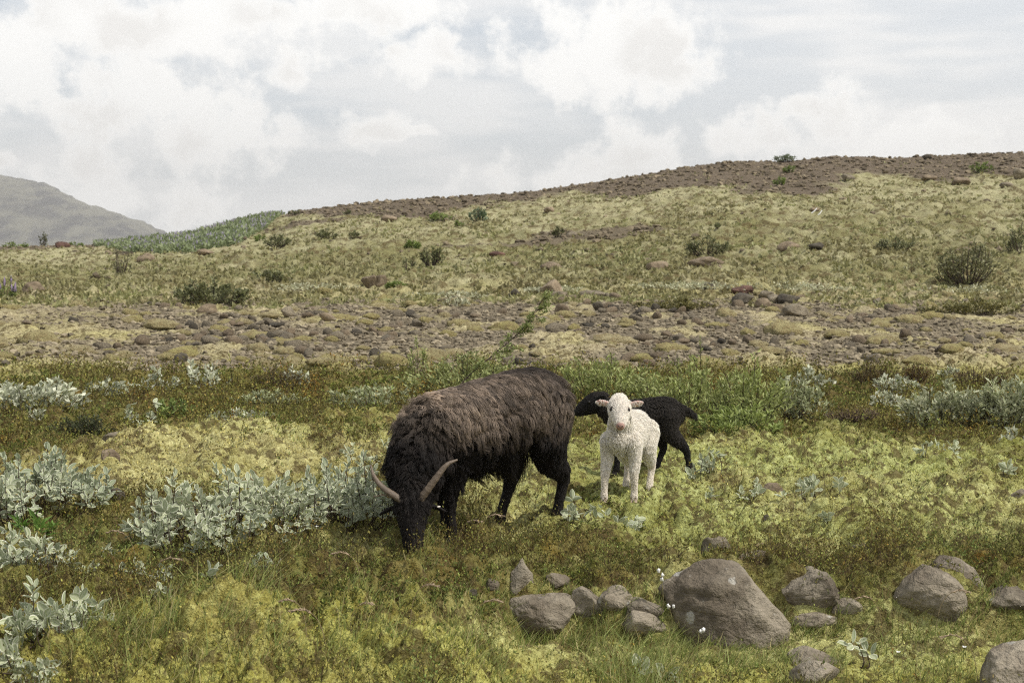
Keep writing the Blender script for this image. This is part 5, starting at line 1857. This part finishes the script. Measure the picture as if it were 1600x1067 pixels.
def build_mid_shrubs():
    B = bush
    # silver willows along the back of the heath, left
    B('silver_willow', 'long silver willow thicket at the left edge of the heath', 55, 652, 150, 60, 1500, 0.048, SILVER, 46, 'shrub', 0.55, 0.5)
    B('silver_willow', 'silvery shrub right of the long left thicket', 165, 625, 90, 36, 420, 0.045, SILVER, 22, 'shrub', 0.55, 0.6)
    B('silver_willow', 'white-tufted willow beside the orange moss at left', 248, 622, 80, 46, 230, 0.045, SILVER, 14, 'shrub', 0.55, 0.6, 0.1)
    B('silver_willow', 'white-tufted willow rising at the edge of the gravel, left of centre', 318, 612, 86, 56, 230, 0.045, SILVER, 15, 'shrub', 0.55, 0.6, 0.1)
    B('silver_willow', 'pair of white willow tufts on the dark heath mound', 462, 606, 46, 34, 110, 0.045, SILVER, 7, 'shrub', 0.55, 0.6, 0.1)
    B('silver_willow', 'low silver willow mat above the pale moss at left', 375, 660, 108, 30, 620, 0.042, SILVER, 30, 'shrub', 0.5, 0.5)
    B('silver_willow', 'small silver sprigs in the grass under the left thicket', 58, 668, 44, 22, 70, 0.042, SILVER, 5, 'shrub', 0.55, 0.6)
    B('green_willow', 'small fresh green sprigs between the silver willows at left', 275, 655, 70, 30, 420, 0.036, FRESH, 14, 'shrub', 0.3, 0.6)
    B('green_willow', 'low grey-green willow mat in front of the gravel', 420, 640, 120, 26, 900, 0.032, SAGE, 30, 'shrub', 0.4, 0.5)
    B('dark_heath', 'dark bristly heath mound before the gravel at left centre', 440, 612, 110, 42, 1900, 0.020, [(0.06, 0.055, 0.022), (0.15, 0.105, 0.042)], 50, 'shrub', 0.35, 0.6)
    B('dark_heath', 'very dark round heath bush left of the pale moss', 128, 684, 100, 36, 1900, 0.020, [(0.035, 0.045, 0.018), (0.10, 0.11, 0.045)], 50, 'shrub', 0.4, 0.6)
    # thicket behind the ewe
    B('green_willow', 'loose green willow thicket rising behind the back of the ewe', 735, 630, 230, 84, 2600, 0.040, [(0.185, 0.215, 0.065), (0.40, 0.42, 0.18)], 52, 'bush', 0.42, 0.5, 0.3)
    B('green_willow', 'thin upright green willow stem left above the ewe', 648, 600, 46, 78, 260, 0.032, GREEN, 7, 'bush', 0.42, 0.6, 0.2)
    B('green_willow', 'pale low willow scrub left of the back of the ewe', 580, 642, 140, 52, 1200, 0.038, SAGE, 36, 'bush', 0.42, 0.6)
    # thicket behind the lambs
    B('green_willow', 'green willow bush behind the black lamb, left part of the thicket', 945, 640, 180, 92, 1900, 0.042, GREEN, 40, 'bush', 0.33, 0.55)
    B('green_willow', 'tall middle bush of the green willow thicket behind the lambs', 1060, 655, 170, 112, 2100, 0.042, GREEN, 42, 'bush', 0.33, 0.55)
    B('green_willow', 'right bush of the green willow thicket behind the lambs', 1170, 672, 150, 122, 2000, 0.042, GREEN, 42, 'bush', 0.33, 0.55)
    B('green_willow', 'low front bush of the thicket, right of the tail of the black lamb', 1150, 684, 150, 60, 1500, 0.040, [(0.185, 0.235, 0.060), (0.36, 0.41, 0.135)], 34, 'bush', 0.35, 0.5)
    B('green_willow', 'sage-green willow at the right end of the thicket', 1250, 660, 100, 76, 900, 0.038, SAGE, 28, 'bush', 0.4, 0.5)
    B('green_willow', 'slim willow shoot sticking up above the thicket', 1094, 590, 26, 74, 90, 0.034, GREEN, 3, 'bush', 0.33, 0.6)
    # right side
    B('silver_willow', 'silver willow tufts at the edge of the gravel, right of the thicket', 1262, 612, 70, 40, 240, 0.045, SILVER, 13, 'shrub', 0.5, 0.6)
    B('silver_willow', 'silver willow clump before the dark mounds at right', 1398, 618, 72, 34, 420, 0.044, SILVER, 18, 'shrub', 0.5, 0.6)
    B('silver_willow', 'silver willow below the dark mounds, lower of two', 1385, 642, 70, 34, 320, 0.044, SILVER, 16, 'shrub', 0.5, 0.6)
    B('silver_willow', 'broad sage willow thicket at right, its left half', 1480, 668, 150, 74, 1800, 0.042, [(0.27, 0.30, 0.155), (0.55, 0.55, 0.38)], 44, 'shrub', 0.42, 0.5)
    B('silver_willow', 'broad sage willow thicket at the right edge', 1580, 672, 130, 86, 1700, 0.042, [(0.25, 0.28, 0.14), (0.52, 0.53, 0.35)], 44, 'shrub', 0.42, 0.5)
    B('silver_willow', 'small silver tuft among the dark mounds at right', 1478, 594, 34, 22, 90, 0.044, SILVER, 6, 'shrub', 0.5, 0.6)
    B('silver_willow', 'small willow tuft at the right edge below the thicket', 1588, 702, 44, 30, 130, 0.044, SILVER, 7, 'shrub', 0.5, 0.6)
    B('dark_heath', 'dark brown heath mound at right before the gravel, left one', 1360, 602, 70, 40, 1400, 0.020, [(0.055, 0.045, 0.018), (0.15, 0.10, 0.035)], 40, 'shrub', 0.35, 0.6)
    B('dark_heath', 'dark brown heath mound at right, middle one', 1425, 604, 62, 40, 1300, 0.020, [(0.055, 0.045, 0.018), (0.17, 0.10, 0.03)], 40, 'shrub', 0.35, 0.6)
    B('dark_heath', 'dark brown heath mound near the right edge', 1530, 606, 110, 38, 1600, 0.020, [(0.055, 0.048, 0.02), (0.16, 0.105, 0.035)], 46, 'shrub', 0.35, 0.6)
    B('dark_heath', 'dry twiggy brown tangle on the moss right of the thicket', 1330, 672, 90, 26, 700, 0.020, [(0.14, 0.095, 0.06), (0.28, 0.20, 0.13)], 60, 'shrub', 0.2, 0.6)
    B('dark_heath', 'low green heath patch on the far edge of the gravel at right', 1520, 492, 150, 24, 1500, 0.05, [(0.13, 0.125, 0.04), (0.24, 0.215, 0.08)], 40, 'shrub', 0.5, 0.4)
    B('dark_heath', 'low green heath patch behind the gravel left of the stone pile', 1052, 484, 130, 18, 1200, 0.05, [(0.13, 0.125, 0.04), (0.25, 0.22, 0.085)], 40, 'shrub', 0.5, 0.4)
    B('green_weed', 'bright green leafy weed under the large left willow', 52, 850, 60, 40, 60, 0.052, [(0.11, 0.20, 0.035), (0.17, 0.29, 0.06)], 7, 'plant', 0.32, 0.5)
    # hillside
    H = [('rounded green bush on the far edge of the gravel at left', 332, 476, 108, 44, 1500, 0.075, DULL, 34),
         ('smaller bush right behind the rounded green bush', 420, 441, 56, 24, 420, 0.075, DULL, 18),
         ('thin greyish bush on the slope at far left', 187, 430, 40, 40, 170, 0.07, [(0.13, 0.125, 0.07), (0.23, 0.215, 0.12)], 12),
         ('large airy willow bush near the right edge', 1512, 442, 96, 74, 1500, 0.072, [(0.12, 0.125, 0.052), (0.225, 0.22, 0.105)], 40),
         ('airy bush on the slope cut by the right edge', 1594, 392, 52, 46, 420, 0.075, DULL, 18),
         ('low wide bush on the slope left of the right edge', 1398, 390, 62, 24, 420, 0.075, DULL, 20),
         ('wide airy bush above the long low boulder', 1105, 399, 68, 36, 560, 0.075, DULL, 22),
         ('small dark green tuft near the crest, left of two', 688, 344, 32, 18, 380, 0.085, FRESH, 18),
         ('small bluish green tuft near the crest, right of two', 748, 347, 30, 22, 380, 0.085, [(0.10, 0.15, 0.07), (0.20, 0.25, 0.15)], 18),
         ('tiny green tuft under the pair near the crest', 717, 354, 13, 10, 90, 0.08, FRESH, 8),
         ('round green tuft in the middle of the slope', 645, 387, 25, 18, 320, 0.08, FRESH, 16),
         ('dull green bush in the middle of the slope', 675, 418, 40, 36, 480, 0.075, DULL, 20),
         ('thin twiggy bush left of the dull green one on the slope', 636, 418, 24, 24, 60, 0.07, DULL, 8),
         ('low green bush on the slope right of the lupin mound', 508, 374, 34, 17, 330, 0.08, DULL, 16),
         ('small dull bush between the slope bushes at left', 553, 372, 17, 13, 110, 0.08, DULL, 9),
         ('bush at the foot of the lupin mound', 433, 389, 40, 22, 420, 0.08, DULL, 18),
         ('small bush at the right foot of the lupin mound', 406, 377, 18, 13, 150, 0.08, FRESH, 9),
         ('bright green tuft beside the split boulder', 617, 450, 32, 15, 380, 0.07, FRESH, 18),
         ('slim bush beside a grey stone high on the slope', 872, 373, 17, 18, 160, 0.08, DULL, 8),
         ('green clump standing on the skyline', 1228, 254, 38, 13, 330, 0.10, [(0.13, 0.17, 0.09), (0.23, 0.26, 0.16)], 20),
         ('green tuft just below the clump on the skyline', 1233, 270, 21, 13, 220, 0.09, FRESH, 12),
         ('lowest of three green tufts under the skyline clump', 1219, 290, 18, 14, 200, 0.09, FRESH, 12),
         ('green tuft on the scree at far right', 1533, 269, 32, 17, 320, 0.095, FRESH, 16),
         ('faint tiny tuft in the middle of the right slope', 1120, 359, 11, 8, 70, 0.08, DULL, 6),
         ('dark tuft standing on the plain at far left', 67, 384, 16, 22, 150, 0.09, DULL, 8),
         ('green grass tuft on the plain at the left edge', 22, 388, 44, 11, 260, 0.09, FRESH, 16),
         ('green tuft beside the reddish stone on the left plain', 118, 386, 30, 9, 200, 0.09, FRESH, 12),
         ('small tuft at the left foot of the lupin mound', 168, 384, 40, 9, 200, 0.09, DULL, 12),
         ('low greyish tuft high on the slope at left', 460, 336, 20, 9, 110, 0.09, DULL, 9),
         ('small dull tuft under the scree right of the lupin mound', 540, 335, 14, 8, 90, 0.09, DULL, 8)]
    for (lab, px, py, w, h, nl, lf, cols, st) in H:
        B('hillside_bush', lab, px, py, w, h, nl, lf, cols, st, 'bush', 0.42, 0.8, 0.25, 0.012, 0.65)
    B('lupin', 'purple flowering lupin clump cut by the left edge', 8, 468, 34, 40, 420, 0.06, FRESH, 14, 'flower', 0.35, 0.8, 0.2, 0.008, 0.6, None, 14, 9)
    # creeping silver willow in a line at the foot of the slope
    for lab, px, py, w, nl in (('pale creeping willow mat behind the big round boulder', 862, 458, 100, 620), ('pale creeping willow mat left of the big round boulder', 700, 466, 130, 520),
                               ('pale creeping willow mat left of the dark stone pile', 1070, 450, 140, 760), ('pale creeping willow mat above the stone pile', 1235, 452, 170, 760),
                               ('pale creeping willow mat left of the split boulder', 500, 452, 130, 420), ('silver willow tuft on the back of the gravel left of centre', 714, 480, 34, 150),
                               ('pale creeping willow under the large airy bush', 1520, 450, 150, 520)):
        B('creeping_willow', lab, px, py, w, 11 if px != 714 else 22, nl, 0.055, [(0.30, 0.315, 0.175), (0.54, 0.53, 0.37)], 30, 'shrub', 0.5, 1.4, 0.9, 0.004, 0.4)


build_mid_shrubs()


def build_leaning_branch():
    """bare willow branch leaning up to the right behind the ewe"""
    p = hit(690, 640)
    s = p[1] / FPX
    root = empty('willow_branch', tuple(p))
    tag(root, 'long willow branch leaning up to the right behind the back of the ewe', 'branch')
    pts = np.array([(0, 0, 0), (38, .05, 48), (85, .1, 88), (120, .1, 118), (142, .1, 146), (158, .1, 172)], float)
    pts = np.stack([pts[:, 0] * s, pts[:, 1], pts[:, 2] * s], 1)
    Q = spline(pts, 6)
    a = Acc()
    v, f = tube_mesh(Q, np.linspace(0.006, 0.0016, len(Q)), 6); a.add(v, f)
    tw = []
    for k in range(6, len(Q), 2):
        for sg in (1, -1):
            L = RNG.uniform(0.08, 0.24) * (1.2 - k / len(Q) * 0.7)
            dr = unit(np.array([RNG.uniform(0.4, 1.0), RNG.normal(0, 0.4), RNG.uniform(0.15, 0.9) if sg > 0 else RNG.uniform(-0.2, 0.4)]))
            t = np.linspace(Q[k], Q[k] + dr * L, 4)
            v, f = tube_mesh(t, np.linspace(0.0025, 0.001, 4), 4); a.add(v, f)
            tw.append(t)
    link('stem', a.mesh('stem', M['twig']), root)
    tw = np.array(tw)
    n = 1000
    i = RNG.integers(0, len(tw), n); t = RNG.random(n)[:, None]
    base = tw[i, 1] * (1 - t) + tw[i, 3] * t + RNG.normal(0, 0.008, (n, 3))
    c = np.array([0.20, 0.235, 0.075]) + RNG.random((n, 1)) * np.array([0.18, 0.18, 0.09])
    L = RNG.uniform(0.020, 0.038, n)
    V, F, C = leaf_quads(base, rand_dir(n, 0.3, 0.9), rand_dir(n, 0.6, 0.8), L, L * 0.42, c)
    link('foliage', mesh_np('foliage', V, F, {'tint': C}, M['leaf'], False), root)


build_leaning_branch()


def build_lupin_mound():
    n = 42000
    u = RNG.uniform(150, 446, n); d = RNG.uniform(38, 59.5, n)
    x = (u - 800) / FPX * d
    edge = np.interp(u, [150, 200, 300, 370, 415, 446], [55, 47, 41, 41.5, 48, 60])
    keep = d > edge + 1.6 * fbm(x * 0.5, d * 0.5, 111, 3)
    x, d = x[keep], d[keep]; n = len(x)
    z = ground_z(x, d)
    hgt = RNG.uniform(0.0, 0.20, n)
    base = np.stack([x, d, z + hgt], 1)
    purple = RNG.random(n) < 0.30 * np.clip(0.6 + 1.8 * fbm(x * 0.35, d * 0.35, 112, 3), 0.05, 1.3) * (hgt > 0.07)
    t = RNG.random((n, 1))
    c = np.array([0.16, 0.205, 0.09]) * (1 - t) + np.array([0.30, 0.34, 0.18]) * t
    c[purple] = np.array([0.40, 0.36, 0.45]) * RNG.uniform(0.8, 1.2, (int(purple.sum()), 1))
    L = np.where(purple, RNG.uniform(0.09, 0.15, n), RNG.uniform(0.10, 0.18, n))
    ax = np.where(purple[:, None], rand_dir(n, 2.2, 0.3), rand_dir(n, 0.6, 0.8))
    V, F, C = leaf_quads(base, ax, rand_dir(n, 0.4, 1.0), L, L * np.where(purple, 0.42, 0.5), c)
    o = link('lupin_field', mesh_np('lupin_field', V, F, {'tint': C}, M['leaf'], False))
    tag(o, 'green and purple lupins covering the low mound at left', None, None, 'stuff')


build_lupin_mound()


def build_hill_tufts():
    # tufts of grass, moss and dwarf willow too small to tell apart on the slope
    n = 30000
    th = RNG.uniform(-0.40, 0.40, n); d = np.exp(RNG.uniform(math.log(21), math.log(56), n)); x = d * np.tan(th)
    zn = zones(x, d)
    w = fbm(x * 0.3, d * 0.16, 121, 4); w2 = fbm(x * 1.0, d * 0.6, 122, 3)
    keep = RNG.random(n) < np.clip(0.32 + 1.3 * w + 0.9 * w2 + 0.35 * (1 - sstep(28, 38, d)), 0.05, 1) * (1 - 0.93 * zn[2]) * (1 - 0.9 * zn[1])
    x, d = x[keep], d[keep]; n = len(x)
    z = ground_z(x, d)
    t = np.clip(0.5 + 1.5 * fbm(x * 0.4, d * 0.25, 123, 3), 0, 1)
    col = lerp(np.array([0.20, 0.175, 0.075]), np.array([0.235, 0.245, 0.095]), t); col = lerp(col, np.array([0.36, 0.33, 0.17]), RNG.random(n) * 0.6)
    VV = []; FF = []; CC = []; off = 0
    for k in range(4):
        b0 = np.stack([x, d, z - 0.01], 1) + RNG.normal(0, 0.035, (n, 3)) * np.array([1, 1, 0])
        L = RNG.uniform(0.05, 0.13, n)
        V, F, C = leaf_quads(b0, rand_dir(n, 0.7, 0.8), rand_dir(n, 0.4, 1.0), L, L * 0.55, np.clip(col * RNG.uniform(0.65, 1.35, (n, 1)), 0, 0.8))
        VV.append(V); FF.append(F + off); CC.append(C); off += len(V)
    o = link('slope_tufts', mesh_np('slope_tufts', np.vstack(VV), np.vstack(FF), {'tint': np.vstack(CC)}, M['leaf'], False))
    tag(o, 'low olive tufts scattered over the hillside', None, None, 'stuff')


build_hill_tufts()


# ------------------------------------------------------------------ small single things
def build_stalks():
    """bent grass stalks gone to seed"""
    spots = [(632, 858, 70, -1, 'beside the muzzle of the ewe, bent left'), (712, 868, 62, 1, 'just below the front feet of the ewe'), (742, 872, 70, 1, 'right of the front feet of the ewe'),
             (215, 900, 70, -1, 'between the two left willow shrubs'), (228, 958, 90, 1, 'tallest one, below the gap between the left willows'), (545, 985, 60, 1, 'below the willow by the ewe'),
             (480, 1010, 62, -1, 'bent left over the bottom moss'), (566, 962, 70, -1, 'bent left below the head of the ewe'), (512, 1030, 90, -1, 'nearest the bottom edge, left of centre'),
             (640, 1000, 70, 1, 'bent right below the muzzle of the ewe'), (735, 1030, 75, 1, 'left of the rounded brown-grey boulder'), (1460, 1010, 80, 1, 'in front of the notched boulder'),
             (1380, 1000, 70, -1, 'left of the notched boulder'), (1530, 1075, 100, -1, 'before the corner boulder at bottom right')]
    for px, py, h, sg, where in spots:
        p = at(px, py)
        s = p[1] / FPX
        root = empty('grass_stalk', tuple(p))
        tag(root, 'dry drooping grass stalk ' + where, 'grass stalk', 'dry seed stalks in the foreground grass')
        hh = h * s
        pts = np.array([(0, 0, -0.01), (sg * 0.06 * hh, 0, 0.5 * hh), (sg * 0.20 * hh, 0, 0.85 * hh), (sg * 0.42 * hh, -0.01, 1.0 * hh), (sg * 0.62 * hh, -0.01, 0.98 * hh)])
        Q = spline(pts, 5)
        v, f = tube_mesh(Q, np.linspace(0.0013, 0.0007, len(Q)), 5)
        a = Acc(); a.add(v, f, (0.26, 0.20, 0.11))
        link('stem', a.mesh('stem', M['pebble']), root)
        a = Acc()
        for k in range(12, len(Q)):
            for q in range(3):
                dr = unit(Q[k] - Q[k - 1] + RNG.normal(0, 0.25, 3) * np.linalg.norm(Q[k] - Q[k - 1]))
                t = np.linspace(Q[k], Q[k] + dr * 0.012, 3)
                v, f = tube_mesh(t, np.array([.0008, .0020, .0004]), 4)
                a.add(v, f, np.array([0.33, 0.25, 0.17]) * RNG.uniform(0.8, 1.2))
        link('seed_head', a.mesh('seed_head', M['pebble']), root)


build_stalks()


def build_flowers():
    # cottongrass by the largest boulder
    for lab, px, py, h in (('tall drooping white cottongrass left of the largest boulder', 1034, 978, 82), ('short white cottongrass at the left foot of the largest boulder', 1048, 990, 40), ('white cottongrass pair in front of the largest boulder', 1092, 1012, 32)):
        p = at(px, py); s = p[1] / FPX
        root = empty('cottongrass', tuple(p)); tag(root, lab, 'flower')
        top = np.array([-0.006, 0, h * s])
        st = spline(np.array([(0, 0, -0.01), (0.004, 0, h * s * 0.5), top]), 5)
        a = Acc(); v, f = tube_mesh(st, np.full(len(st), 0.0012), 5); a.add(v, f, (0.22, 0.19, 0.09))
        link('stem', a.mesh('stem', M['pebble']), root)
        for k in range(3 if h > 60 else 2):
            V, F = ico(2)
            r = 1 + 0.35 * RNG.normal(size=(len(V), 1)).clip(-1, 1)
            o = link('tuft', mesh_np('tuft', V * r * np.array([.0055, .005, .008]), F, None, M['white']), root, top + np.array([RNG.normal(0, .007) + (0.018 * k if h < 60 else 0), 0, -0.015 * k if h > 60 else RNG.normal(0, .004)]))
    for lab, px, py, h, col in (('tiny white flower in the moss at the bottom right', 1402, 1040, 16, 'white'), ('tiny white flower in the grass right of the boulders', 1505, 1045, 22, 'white'), ('small white flower in front of the willow by the ewe', 495, 862, 22, 'white')):
        p = at(px, py); s = p[1] / FPX
        root = empty('flower', tuple(p)); tag(root, lab, 'flower')
        a = Acc(); v, f = tube_mesh(np.array([(0, 0, -0.01), (0, 0, h * s * 0.5), (0.002, 0, h * s)]), np.full(3, 0.0011), 5); a.add(v, f, (0.14, 0.16, 0.05))
        link('stem', a.mesh('stem', M['pebble']), root)
        for q in range(4):
            an = q * PI / 2 + 0.4
            b0 = np.array([[0.002, 0, h * s]]); ax = np.array([[math.cos(an), math.sin(an) - 0.3, 0.45]])
            V, F, C = leaf_quads(b0, unit(ax), np.array([[0, -0.4, 1.0]]), np.array([0.009]), np.array([0.007]), np.array([[.8, .8, .8]]))
            link('petal', mesh_np('petal', V, F, None, M['white'], False), root)
    # dry sticks on the slope
    for k, (px, py, dx) in enumerate(((1268, 334, 9), (1278, 334, 7))):
        p = at(px, py); s = p[1] / FPX
        v, f = tube_mesh(np.array([(0, 0, 0), (dx * s * 0.5, 0, 0.06), (dx * s, 0.05, 0.14)]), np.array([.018, .015, .009]), 6)
        me = mesh_np('stick', v, f, None, M['white'])
        o = link('stick', me, None, tuple(p))
        tag(o, ('left', 'right')[k] + ' one of two bleached sticks lying on the scree', 'stick')


build_flowers()
